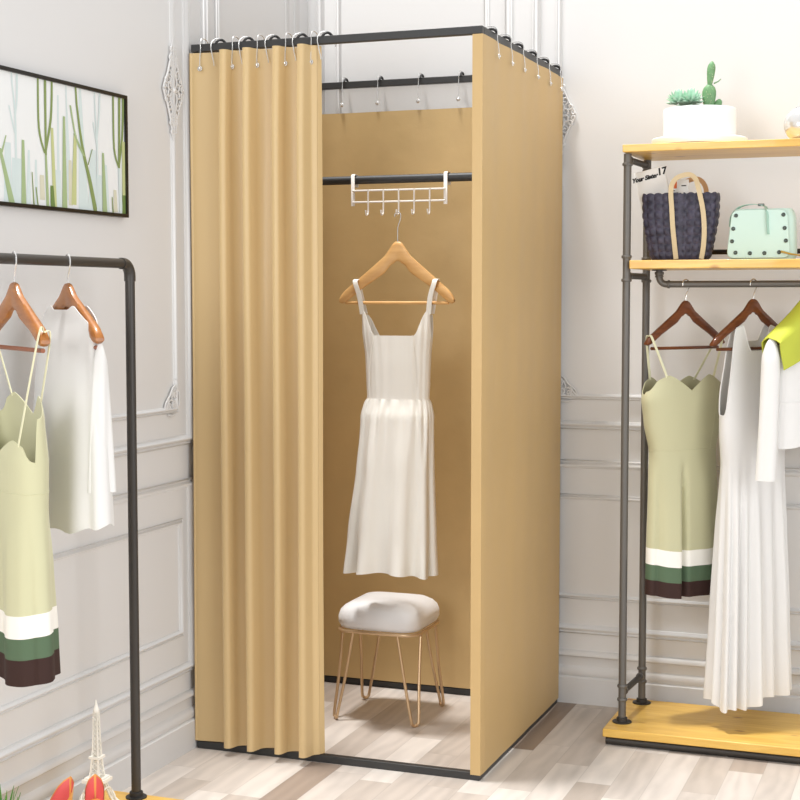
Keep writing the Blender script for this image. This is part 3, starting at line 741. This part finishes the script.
def pump(label, loc, rotz):
    # high heeled pump, local +x towards the toe, origin under the middle of the shoe
    t = thing('high_heel_shoe', label, 'shoe', loc, rotz, 'pair of pumps')
    L = .20
    tab = [(0,.002,.086,.064),(.02,.012,.086,.060),(.05,.020,.085,.054),(.10,.026,.082,.046),(.25,.026,.078,.030),(.42,.025,.048,.022),(.58,.032,.016,.020),(.70,.037,.005,.024),(.82,.033,.003,.024),(.93,.020,.003,.018),(1,.005,.004,.010)]
    def at(s):
        for a, b in zip(tab, tab[1:]):
            if s <= b[0]:
                t_ = (s-a[0])/(b[0]-a[0]); return [p_+(q-p_)*t_ for p_, q in zip(a[1:], b[1:])]
        return tab[-1][1:]
    def wall(off, s, v):     # v 0..1 : left top -> sole -> right top
        w, h, up = at(s); w -= off
        ang = PI*v
        z = h+off+ (up-off*2.5)*(abs(math.cos(ang))**1.6)
        lean = 1-.18*abs(math.cos(ang))**2
        return (-L/2+L*s+(-.006 if s < .05 else 0)*abs(math.cos(ang)), -w*lean*math.copysign(abs(math.cos(ang))**.55, math.cos(ang)), z)
    bm = bmesh.new(); grid(bm, lambda u, v: wall(0, u, v), 26, 18); obj('upper', bm, shoe_tan, t, angle=180)
    bm = bmesh.new(); grid(bm, lambda u, v: wall(.0016, .006+u*.96, .02+.96*v), 26, 18); obj('lining', bm, shoe_pink, t, angle=180)
    # heel counter closes the back
    bm = bmesh.new(); w, h, up = at(0); w2, h2, up2 = at(.03)
    cc = [bm.verts.new(wall(0, 0, k/18)) for k in range(19)]; bm.faces.new(cc); obj('heel_counter', bm, shoe_tan, t)
    bm = bmesh.new()      # vamp over the toes
    def vamp(u, v):
        s = .66+.34*u; w, h, up = at(s); a = PI*v
        return (-L/2+L*s-.030*(1-u)*(1-abs(math.cos(a))**2)*0, -w*math.cos(a)*.9, h+.004+(up+.010)*math.sin(a)**.7)
    grid(bm, vamp, 12, 14); obj('vamp', bm, shoe_tan, t, angle=180)
    bm = bmesh.new(); grid(bm, lambda u, v: (-L/2+.004+L*.9*u, (v-.5)*1.7*at(u*.9)[0], at(u*.9)[1]+.004), 20, 4); obj('insole', bm, sole_pink, t, angle=180)
    bm = bmesh.new(); tube(bm, spline([(-L/2+.022,0,.094),(-L/2+.016,0,.06),(-L/2+.012,0,.03),(-L/2+.012,0,.0)], 4), [.018,.017,.015,.013,.011,.0095,.008,.007,.006,.0055,.005,.005,.005], 10); obj('stiletto_heel', bm, shoe_tan, t)
    return t
p0 = pump('tan and coral pump nearer the potted grass, left of the pair', (-.672,-1.035,.070), math.radians(-90))
dup(p0, (-.577,-.987,.070), math.radians(-60), 'tan and coral pump in front of the tower figurine, right of the pair')

pl = thing('potted_grass', 'small pot of bright green blades at the lower left edge of the board', 'plant', (-.748,-1.08,.070))
bm = bmesh.new(); lathe(bm, [(.026,0),(.028,.004),(.034,.055),(.036,.058),(.033,.060),(.031,.050)], 24); obj('pot', bm, porc_m, pl)
bm = bmesh.new(); rnd = random.Random(11)
for k in range(26):
    a = rnd.uniform(0, 2*PI); r = rnd.uniform(0,.022); l = rnd.uniform(.07,.115); ln = rnd.uniform(.005,.035)
    c0_ = Vector((r*math.cos(a), r*math.sin(a), .050)); d = Vector((math.cos(a), math.sin(a), 0)); side = Vector((-d.y, d.x, 0))
    P_ = [c0_+d*ln*(j/5)**1.6+Vector((0,0,l*j/5)) for j in range(6)]
    ws = [.006,.007,.007,.006,.004,.0006]
    ribbon(bm, P_, ws, side)
solid(obj('blades', bm, leaf_m, pl, angle=180), .0008)
# ---------------------------------------------------------------- right pipe shelf rack
sr = thing('pipe_shelf_rack', 'industrial iron pipe rack with honey pine shelves against the back wall', 'shelf rack', (.72,.63,0))
def s_(x, y, z): return (x-.72, y-.63, z)
def SB(x0,x1,y0,y1,z0,z1): return B(x0-.72,x1-.72,y0-.63,y1-.63,z0,z1)
XL, XR, YF, YB = .277, 1.19, .515, .742
bevel(obj('base_board', SB(.238,1.23,.428,.785,.026,.050), pine_m, sr), .003)
bevel(obj('middle_shelf', SB(.294,1.178,.470,.775,1.377,1.401), pine_m, sr), .002)
bevel(obj('top_shelf', SB(.271,1.215,.470,.775,1.707,1.728), pine_m, sr), .002)
for y in (.450,.765):
    obj('base_pipe', T_([s_(.245,y,.013), s_(1.22,y,.013)], .0125, 12), pipe_dk, sr)
pr = .0112
def collar(x, y, z, ax='z', r=.0152, h=.009):
    v = {'z':Vector((0,0,h)), 'y':Vector((0,h,0)), 'x':Vector((h,0,0))}[ax]; c = Vector(s_(x,y,z))
    return obj('pipe_collar', T_([c-v/2, c-v/2*.4, c+v/2*.4, c+v/2], [r*.9,r,r,r*.9], 14), pipe_m, sr)
for x0_ in (XL, XR):
    for y in (YF, YB):
        x = x0_+(.013 if y == YB else 0)
        up = obj('upright_pipe', T_([s_(x,y,.052), s_(x,y,1.706)], pr, 14), pipe_m, sr)
        bm = bmesh.new(); a = s_(x,y,0); lathe(bm, [(.028,.0502),(.028,.0535),(.0165,.055),(.016,.064),(.013,.066)], 24, a[:2]); f = obj('floor_flange', bm, pipe_dk, sr)
        for z in (.118,.158,1.345,1.412,1.676): collar(x, y, z)
    for z in (.138,1.358,1.690):
        x = x0_
        obj('side_crossbar', T_([s_(x,YF+.011,z), s_(x+.013,YB-.011,z)], .0095, 12), pipe_dk, sr)
        collar(x, YF+.026, z, 'y', .0125); collar(x+.0115, YB-.026, z, 'y', .0125)
obj('back_crossbar', T_([s_(XL+.011,YB,1.412+.018), s_(XR-.011,YB,1.412+.018)], .0075, 12), pipe_dk, sr)
BYY, BZ = .62, 1.334
arc = [s_(.352+.022*(1-math.cos(a)), BYY, BZ+.022-.022*math.sin(a)) for a in [PI/2*k/6 for k in range(7)]]
obj('hanging_rail', T_([s_(.352,BYY,1.376)]+arc+[s_(1.15,BYY,BZ)], .0098, 12), pipe_m, sr)
collar(.352, BYY, 1.366, 'z', .0135); collar(.352, BYY, 1.357, 'z', .0125, .006); collar(.380, BYY, BZ, 'x', .0125, .007)
bm = bmesh.new(); a = s_(.352,BYY,0); lathe(bm, [(.022,1.3735),(.022,1.3765)], 20, a[:2]); obj('rail_flange', bm, pipe_dk, sr)
obj('rail_end', T_([s_(1.15,BYY,BZ), s_(1.15,BYY,1.376)], .0098, 12), pipe_m, sr)

# hangers and garments on the right rack
RA = math.radians(54)
hanger('dark wooden hanger holding the sage dress on the right rack', (.430,BYY,BZ), RA, walnut_m, .155, .047, .112, -.185, walnut_m, .0135, h0=.040, h1=.026, thick=.015, tip=.0, bx=.86)
hanger('dark wooden hanger holding the long white dress on the right rack', (.623,BYY,BZ), math.radians(54), walnut_m, .165, .042, .118, -.185, walnut_m, .0135, h0=.040, h1=.026, thick=.015, tip=.0, bx=.86)
hanger('dark wooden hanger at the right edge under the lime cloth and white blouse', (.790,BYY,BZ), math.radians(56), walnut_m, .175, .042, .118, -.185, walnut_m, .0135, h0=.040, h1=.026, thick=.015, tip=.0, bx=.86)
sage_dress('sage green dress with white, green and dark brown hem hanging from the pipe rack', (.430,BYY,BZ), RA, sage_r, cream_m, .15,
    [(-.24,-.005,.135,.042,0),(-.33,-.005,.153,.052,0),(-.40,-.005,.143,.050,.0),(-.482,-.005,.122,.046,.001),(-.60,-.002,.126,.052,.005),(-.78,0,.132,.058,.009),(-.92,0,.135,.060,.010)],
    -.262, -.270, -.480, (-.768,-.815,-.860,-.905), .05, lambda s: (math.copysign(.140, s), 0, -.150), 1.7, sx=(-.118,.095), centre=-.02)
# long white pleated halter dress
ld = thing('long_dress', 'long white sleeveless dress with pleated skirt hanging almost to the pine base board', 'dress', (.623,BYY,BZ), math.radians(54))
def fold_l(th, z):
    k = sm((-.42-z)/.35)
    return k*(math.sin(17*th+.8*math.sin(3*th))*.75+.55*math.sin(7*th+1.3))
gl = Garment([(-.06,0,.100,.010,0),(-.14,0,.104,.014,0),(-.21,0,.112,.022,.001),(-.32,0,.122,.034,.001),(-.42,.006,.124,.044,.002),(-.52,.010,.118,.044,.005),(-.70,.010,.122,.050,.009),(-.95,.012,.130,.056,.014),(-1.22,.012,.138,.062,.019)], fold_l, 220)
def zt_l(th):
    c = math.cos(th); front = math.sin(th) < 0
    u = gl.pt(th, -.21)[0]-.004; a = abs(u)
    neck = (-.192 if front else -.165)*(1-sm((a-.030)/.034))+(-.100-.30*a)*sm((a-.030)/.034)
    arm = sm((a-.086)/.030)**1.2
    return neck*(1-arm)+(-.375)*arm
gl.shell('bodice', white_cloth2, ld, zt_l, -.52, 26)
gl.shell('pleated_skirt', white_cloth2, ld, -.518, lambda th: -1.206+.014*math.sin(2*th+3.6)+.006*math.sin(7*th), 60)
bm = bmesh.new(); tube(bm, [Vector(gl.pt(th, zt_l(th)))  for th in [2*PI*k/140 for k in range(140)]], .0022, 6, closed=True); obj('neck_binding', bm, white_cloth2, ld)
# blouse at the right edge
rb = thing('long_sleeved_blouse', 'white blouse with hanging sleeve at the right edge, partly under the lime cloth', 'blouse', (.790,BYY,BZ), math.radians(56))
def fold_r(th, z): return math.sin(6*th+.6)*.7+.4*math.sin(10*th)
gr = Garment([(-.08,0,.120,.016,0),(-.14,0,.140,.026,0),(-.22,0,.152,.040,.002),(-.30,0,.155,.046,.005),(-.46,0,.160,.050,.009)], fold_r, 110)
def zt_r(th):
    a = abs(gr.pt(th, -.12)[0]); shoulder = -.040-.118*.90*max(0, a/.175-.06)/.94
    neck = -.13; k = sm((a-.055)/.02); z = neck*(1-k)+(shoulder+.004)*k
    return z-.02*sm((abs(math.cos(th))-.9)/.1)
gr.shell('blouse_body', white_cloth2, rb, zt_r, lambda th: -.452+.008*math.sin(3*th), 26)
bm = bmesh.new(); tube(bm, [Vector(gr.pt(2*PI*k/90, -.33)) for k in range(90)], .0022, 6, closed=True); obj('waist_seam', bm, white_cloth2, rb)
for s in (-1, 1):
    o = sleeve(rb, s*.178, -.004, -.150, -.545, .024, .028, .024, .030, white_cloth2, 'sleeve', lean=s*.012, seed=2+s); solid(o, .0015)
# lime cloth folded over the near shoulder of the third hanger
lc = thing('folded_cloth', 'lime yellow cloth draped over the shoulder of the white blouse at the right edge', 'cloth', (.790,BYY,BZ), math.radians(56))
bm = bmesh.new()
p00, p01, p10, p11 = Vector((-.188,0,-.150)), Vector((.0,0,-.008)), Vector((-.170,0,-.236)), Vector((.040,0,-.165))
def lime(u, v):
    # v: 0 front hem ... .5 fold ... 1 back hem
    k = abs(v-.5)*2; top = p00.lerp(p01, u); hem = p10.lerp(p11, u); p_ = top.lerp(hem, k)
    off = .040*min(1, math.sqrt(k*6)) if k < .1667 else .040
    return (p_.x, (-off if v < .5 else off*.6)+.002*math.sin(u*9+k*4), p_.z)
grid(bm, lime, 16, 24); solid(obj('cloth_sheet', bm, lime_m, lc, angle=60), .003)
for sgn in (0, 1):
    bm = bmesh.new(); tube(bm, [Vector(lime(k/16, sgn)) for k in range(17)], .0026, 6); obj('stitched_edge', bm, lime_m, lc)

# ---------------------------------------------------------------- planter with succulents
pt = thing('succulent_planter', 'round white planter of mint succulents and a cactus on the top shelf', 'planter', (.464,.615,1.7285))
bm = bmesh.new(); lathe(bm, [(.120,0),(.133,.003),(.136,.010),(.136,.020),(.132,.023),(.105,.024)], 56); obj('saucer', bm, porc_m, pt)
bm = bmesh.new(); lathe(bm, [(.098,.024),(.103,.028),(.104,.104),(.102,.107),(.097,.107),(.095,.103),(.095,.094)], 56, cap=False); bm.faces.new([bm.verts[k] for k in range(0)] ) if False else None; obj('pot', bm, porc_m, pt)
bm = bmesh.new(); lathe(bm, [(.0955,.088),(.0955,.0945)], 40); obj('soil', bm, soil_m, pt)
def leaf(bm, c, d, l, w, up):
    d = d.normalized(); s = d.cross(up).normalized(); n = s.cross(d)
    rows = []
    for t_, ww in ((0,.35),(.3,.8),(.6,1),(.82,.7),(1,.06)):
        o_ = c+d*l*t_+n*l*.25*t_*t_
        rows.append([bm.verts.new(o_+s*w*ww*math.cos(a)+n*w*.4*ww*math.sin(a)) for a in [2*PI*k/6 for k in range(6)]])
    for a, b in zip(rows, rows[1:]):
        for k in range(6): bm.faces.new((a[k], a[(k+1)%6], b[(k+1)%6], b[k]))
    bm.faces.new(rows[-1])
for cx, cy, sc in ((-.058,-.020,1.0),(-.020,-.030,1.0),(-.036,.028,.9)):
    bm = bmesh.new(); c = Vector((cx, cy, .128)); k = 0
    for ring, (nn, el) in enumerate(((9,-.25),(10,.1),(10,.4),(8,.75),(6,1.1),(3,1.45))):
        for j in range(nn):
            a = 2*PI*j/nn+ring*.7; d = Vector((math.cos(a)*math.cos(el), math.sin(a)*math.cos(el), math.sin(el)))
            leaf(bm, c+d*.006*sc, d, .031*sc, .0064*sc, Vector((0,0,1)) if el < 1.3 else Vector((1,0,0)))
    tube(bm, [(cx,cy,.092),(cx,cy,.118)], .006, 6)
    obj('succulent', bm, succ_m, pt, angle=60)
def pad(bm, base, d, l, w, t_, flat):
    d = d.normalized(); s = flat.normalized(); n = s.cross(d).normalized(); rows = []
    for k in range(9):
        u = k/8; ww = (.42+.58*math.sin(min(1,u*1.15)*PI/2))*math.sqrt(max(.02, 1-max(0,(u-.62)/.39)**2)); o_ = base+d*l*u
        rows.append([bm.verts.new(o_+s*w*ww*math.cos(a)+n*t_*ww*math.sin(a)) for a in [2*PI*q/12 for q in range(12)]])
    for a, b in zip(rows, rows[1:]):
        for q in range(12): bm.faces.new((a[q], a[(q+1)%12], b[(q+1)%12], b[q]))
    bm.faces.new(rows[0][::-1]); bm.faces.new(rows[-1])
bm = bmesh.new(); F = Vector((1,.1,0))
pad(bm, Vector((.028,-.018,.090)), Vector((.02,0,1)), .086, .021, .011, F)
pad(bm, Vector((.030,-.018,.165)), Vector((.08,0,1)), .074, .0125, .009, F)
pad(bm, Vector((.046,-.010,.090)), Vector((.25,0,1)), .044, .012, .008, F)
tube(bm, [(.042,-.018,.176),(.054,-.018,.181),(.062,-.018,.188)], [.0022,.0018,.0012], 6)
cc = obj('cactus', bm, cact_m, pt, angle=60)
bm = bmesh.new(); rnd = random.Random(5)
for k in range(46):
    z = rnd.uniform(.10,.225); xx = .026+rnd.uniform(-.012,.012)+(.006 if z > .15 else 0); p_ = Vector((xx, -.018-.010, z))
    tube(bm, [p_, p_+Vector((rnd.uniform(-.003,.003), -.004, rnd.uniform(-.001,.003)))], .0004, 3)
obj('cactus_spines', bm, cream_m, cc)['kind'] = 'stuff'

vz = thing('round_vase', 'pearly round vase at the right end of the top shelf, cut by the picture edge', 'vase', (.752,.60,1.7285))
bm = bmesh.new(); lathe(bm, [(.016,.0)]+[(.050*math.sin(a), .050-.050*math.cos(a)) for a in [.36+ (PI-.72)*k/16 for k in range(17)]]+[(.016,.0985),(.013,.102),(.011,.100),(.011,.09)], 36); obj('vase_body', bm, glass_pearl, vz, angle=60)
bm = bmesh.new(); tube(bm, [(.0165*math.cos(a),.0165*math.sin(a),.0985) for a in [2*PI*k/20 for k in range(20)]], .0015, 6, closed=True); obj('vase_rim', bm, glass_pearl, vz)

# ---------------------------------------------------------------- navy woven tote with papers
tb = thing('woven_tote_bag', 'navy woven strap tote bag with cream handles on the middle shelf', 'bag', (.416,.600,1.4015))
BH = .190
def tote_pt(th, z, off=0):
    k = z/BH; hw = .082+.022*min(1, k*1.5)**.8+.004*k; d = .040+.006*k
    if k < .08: hw -= .006*(1-k/.08); d -= .004*(1-k/.08)
    hw += off; d += off; c, q = math.cos(th), math.sin(th)
    e = .42
    return Vector((hw*math.copysign(abs(c)**e, c), d*math.copysign(abs(q)**e, q), z))
bm = bmesh.new(); NU, NV = 24, 8
def arc_th(s):      # even spacing around the rounded rectangle
    return s
tab_ = []; acc = 0; prev = tote_pt(0, BH)
for k in range(1, 721):
    q = tote_pt(2*PI*k/720, BH); acc += (q-prev).length; tab_.append(acc); prev = q
def th_of(u):
    s = (u % 1)*acc; lo = 0
    for k in range(720):
        if tab_[k] >= s: return 2*PI*(k+1)/720
    return 2*PI
sub = 6
def wv(u, v):
    i = u*NU; j = v*NV; fi, fj = i % 1, j % 1
    par = (int(i) + int(min(j, NV-1e-6))) % 2
    bumpy = math.sin(PI*fi)*.5+.5 if par else math.sin(PI*fj)*.5+.5
    edge = (min(1, 4*min(fi, 1-fi))*min(1, 4*min(fj, 1-fj)))
    z = v*BH
    if v > .999: z += .004*math.sin(PI*fi)
    return tote_pt(th_of(u), z, .0028*bumpy*edge)
grid(bm, wv, NU*sub, NV*sub, closed_u=True)
obj('woven_body', bm, tote_m, tb, angle=30)
bm = bmesh.new(); vs = [bm.verts.new(tote_pt(2*PI*k/60, .004)) for k in range(60)]; bm.faces.new(vs); solid(obj('bag_bottom', bm, tote_m, tb), .003)
bm = bmesh.new(); grid(bm, lambda u, v: tote_pt(2*PI*u, .006+(BH-.008)*v, -.006), 60, 6, closed_u=True); obj('dark_lining', bm, rubber_shade_m, tb)
HO = Vector((.038,0,0))
for sy, dy in ((-1,0),(1,0)):
    y0 = sy*.053
    P_ = [(-.042,sy*.046,.004),(-.047,sy*.0485,.05),(-.052,sy*.0505,.10),(-.055,sy*.052,.15),(-.058,sy*.052,.19),(-.056,sy*.050,.215),(-.044,sy*.046,.234),(-.022,sy*.044,.243),(-.004,sy*.044,.243),(.010,sy*.046,.232),(.018,sy*.050,.212),(.026,sy*.052,.18),(.034,sy*.052,.14),(.038,sy*.0505,.09),(.036,sy*.0485,.04),(.030,sy*.046,.004)]
    S_ = spline([Vector(p_) + HO + (Vector((.008,0,-.006)) if sy > 0 and p_[2] > .2 else Vector((0,0,0))) for p_ in P_], 4)
    bm = bmesh.new(); L_ = []
    for k, p_ in enumerate(S_):
        a = S_[max(0,k-1)]; b = S_[min(len(S_)-1,k+1)]; t_ = (b-a).normalized(); s = t_.cross(Vector((0,1,0))).normalized()
        L_.append((bm.verts.new(p_-s*.0068), bm.verts.new(p_+s*.0068)))
    for a, b in zip(L_, L_[1:]): bm.faces.new((a[0], a[1], b[1], b[0]))
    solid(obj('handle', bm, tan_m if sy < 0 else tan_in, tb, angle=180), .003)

def text_mesh(s, size, shear, m, name, parent, loc, rot, bold=.0):
    cu = bpy.data.curves.new(name, 'FONT'); cu.body = s; cu.size = size; cu.shear = shear; cu.extrude = .0002; cu.offset = bold
    cu.align_x = 'CENTER'; cu.align_y = 'CENTER'
    tmp = bpy.data.objects.new(name+'_t', cu); C.objects.link(tmp); dg = bpy.context.evaluated_depsgraph_get()
    me = bpy.data.meshes.new_from_object(tmp.evaluated_get(dg)); bpy.data.objects.remove(tmp)
    me.materials.clear(); me.materials.append(m); me.name = name
    o = bpy.data.objects.new(name, me); C.objects.link(o); o.parent = parent; o.location = loc; o.rotation_euler = rot; return o
tilt = math.radians(13)
pa = thing('magazine', 'white magazine with black handwritten title sticking out of the tote bag', 'magazine', (.366,.612,1.4155))
pa.rotation_euler = (0, -tilt, 0)
bm = B(-.034,.056,-.003,.003,.0,.256); bevel(obj('pages', bm, paper_m, pa), .001)
text_mesh('Your Sister', .0165, .35, ink_m, 'title_lettering', pa, (-.006,-.0034,.234), (PI/2,0,0), .0011)
text_mesh('17', .028, .1, ink_m, 'number_lettering', pa, (.047,-.0034,.241), (PI/2,0,0), .001)
pb_ = thing('paper_leaflet', 'white leaflet with an orange mark tucked in the tote bag behind the cream handle', 'leaflet', (.404,.600,1.410))
bevel(obj('sheet', B(-.020,.034,-.0015,.0015,.0,.225), paper_m, pb_), .0005)
obj('orange_mark', B(-.008,.000,-.0019,-.0014,.200,.222), orange_ink, pb_)
for x, z in ((-.012,.192),(.020,.206),(.006,.184)): 
    bm = B(x-.007,x+.007,-.0019,-.0014,z,z+.003) if x != -.004 else None
    obj('printed_line', bm, ink_m, pb_)

# ---------------------------------------------------------------- mint handbag
mb = thing('studded_handbag', 'small mint green studded handbag on the middle shelf beside the tote', 'bag', (.652,.590,1.4015))
def rbox(bm, w0, w1, d, h, r=.022, ny=0):
    # body: rounded box, wider at the foot
    rows = []
    for k in range(13):
        v = k/12; z = h*v; e = 1-max(0, (v-.82)/.18)**2*.10-max(0, (.10-v)/.10)**2*.08
        hw = (w0+(w1-w0)*v)*e; dd = d*(1-.10*v)*e
        rows.append([bm.verts.new((hw*math.copysign(abs(math.cos(a))**.45, math.cos(a)), dd*math.copysign(abs(math.sin(a))**.5, math.sin(a)), z)) for a in [2*PI*q/40 for q in range(40)]])
    for a, b in zip(rows, rows[1:]):
        for q in range(40): bm.faces.new((a[q], a[(q+1)%40], b[(q+1)%40], b[q]))
    bm.faces.new(rows[0][::-1]); bm.faces.new(rows[-1])
bm = bmesh.new(); rbox(bm, .094, .088, .044, .143); obj('bag_body', bm, mint_m, mb, angle=60)
bm = bmesh.new()
def poly_round(P_, r, n=6):
    out = []; N = len(P_)
    for i in range(N):
        a, b, c = Vector(P_[i-1]), Vector(P_[i]), Vector(P_[(i+1)%N])
        u = (a-b).normalized(); w = (c-b).normalized()
        for k in range(n+1):
            t_ = k/n; out.append((b+u*r*(1-t_)**2+w*r*t_**2))
    return out
cr = poly_round([(-.092,0,.004),(.084,0,.004),(.074,0,.140),(-.078,0,.140)], .022)
f1 = [bm.verts.new((v.x-.004, -.050, v.z)) for v in cr]; f0 = [bm.verts.new((v.x-.004, -.042, v.z)) for v in cr]
bm.faces.new(f1); 
for k in range(len(f1)): bm.faces.new((f1[k], f0[k], f0[(k+1)%len(f0)], f1[(k+1)%len(f1)]))
bm.faces.new(f0[::-1]); fl = bevel(obj('front_flap', bm, mint_m, mb, angle=40), .002)
for x, z in ((-.068,.124),(.062,.124),(-.075,.087),(.066,.087),(-.078,.052),(.070,.052),(-.068,.020),(-.028,.018),(.012,.018),(.052,.020)):
    bm = bmesh.new(); tube(bm, [(x+.0042*math.cos(a)-.002, -.0512, z+.0042*math.sin(a)) for a in [2*PI*k/14 for k in range(14)]], .0018, 6, closed=True)
    bmesh.ops.create_uvsphere(bm, u_segments=8, v_segments=6, radius=.0036, matrix=Matrix.Translation((x-.002,-.0505,z))@Matrix.Diagonal((1,.3,1,1)))
    obj('grommet', bm, grom_m, mb)
bm = bmesh.new(); P_ = spline([(-.092,.0,.095),(-.088,-.004,.125),(-.066,-.006,.150),(-.030,-.010,.157),(.000,-.020,.152),(.010,-.036,.146),(.016,-.0535,.130),(.018,-.054,.100),(.020,-.054,.070)], 5)
ribbon(bm, P_, [.012]*30+[.009]*(len(P_)-30), (.35,.6,0)); solid(obj('shoulder_strap', bm, mint_dk, mb, angle=180), .002)
bm = B(-.014,.004,-.024,-.012,.151,.158); bevel(obj('dark_clasp', bm, grom_m, mb), .002)
obj('brass_zip_pull', T_([(.056,-.056,.022),(.085,-.060,.014),(.115,-.056,.010)], [.003,.0025,.002], 8), brass_m, mb)

# ---------------------------------------------------------------- light
w = bpy.data.worlds.new('World'); bpy.context.scene.world = w; w.use_nodes = True
w.node_tree.nodes['Background'].inputs[0].default_value = (.97,.985,1,1); w.node_tree.nodes['Background'].inputs[1].default_value = AMB
def area(name, loc, target, size, energy, col=(1,1,1)):
    l = bpy.data.lights.new(name, 'AREA'); l.shape = 'SQUARE'; l.size = size; l.energy = energy; l.color = col
    o = bpy.data.objects.new(name, l); C.objects.link(o); o.location = loc
    o.rotation_euler = (Vector(target)-Vector(loc)).to_track_quat('-Z', 'Y').to_euler(); return o
for a in LIGHTS: area(*a)

# ---------------------------------------------------------------- camera
cam = bpy.data.cameras.new('camera'); co = bpy.data.objects.new('camera', cam); C.objects.link(co)
cam.sensor_width = 36; cam.lens = 1493.39/800*36; cam.clip_start = .05
Rm = ((.937059,.349171,-.0001995),(-.0235388,.0637404,.9976889),(-.3483769,.9348886,-.0679476))
M = Matrix(((Rm[0][0],Rm[1][0],-Rm[2][0],1.1727),(Rm[0][1],Rm[1][1],-Rm[2][1],-3.7575),(Rm[0][2],Rm[1][2],-Rm[2][2],1.2932),(0,0,0,1)))
co.matrix_world = M
S = bpy.context.scene; S.camera = co
S.view_settings.view_transform = 'Standard'; S.view_settings.look = 'None'; S.view_settings.gamma = 1; S.view_settings.exposure = EXPO
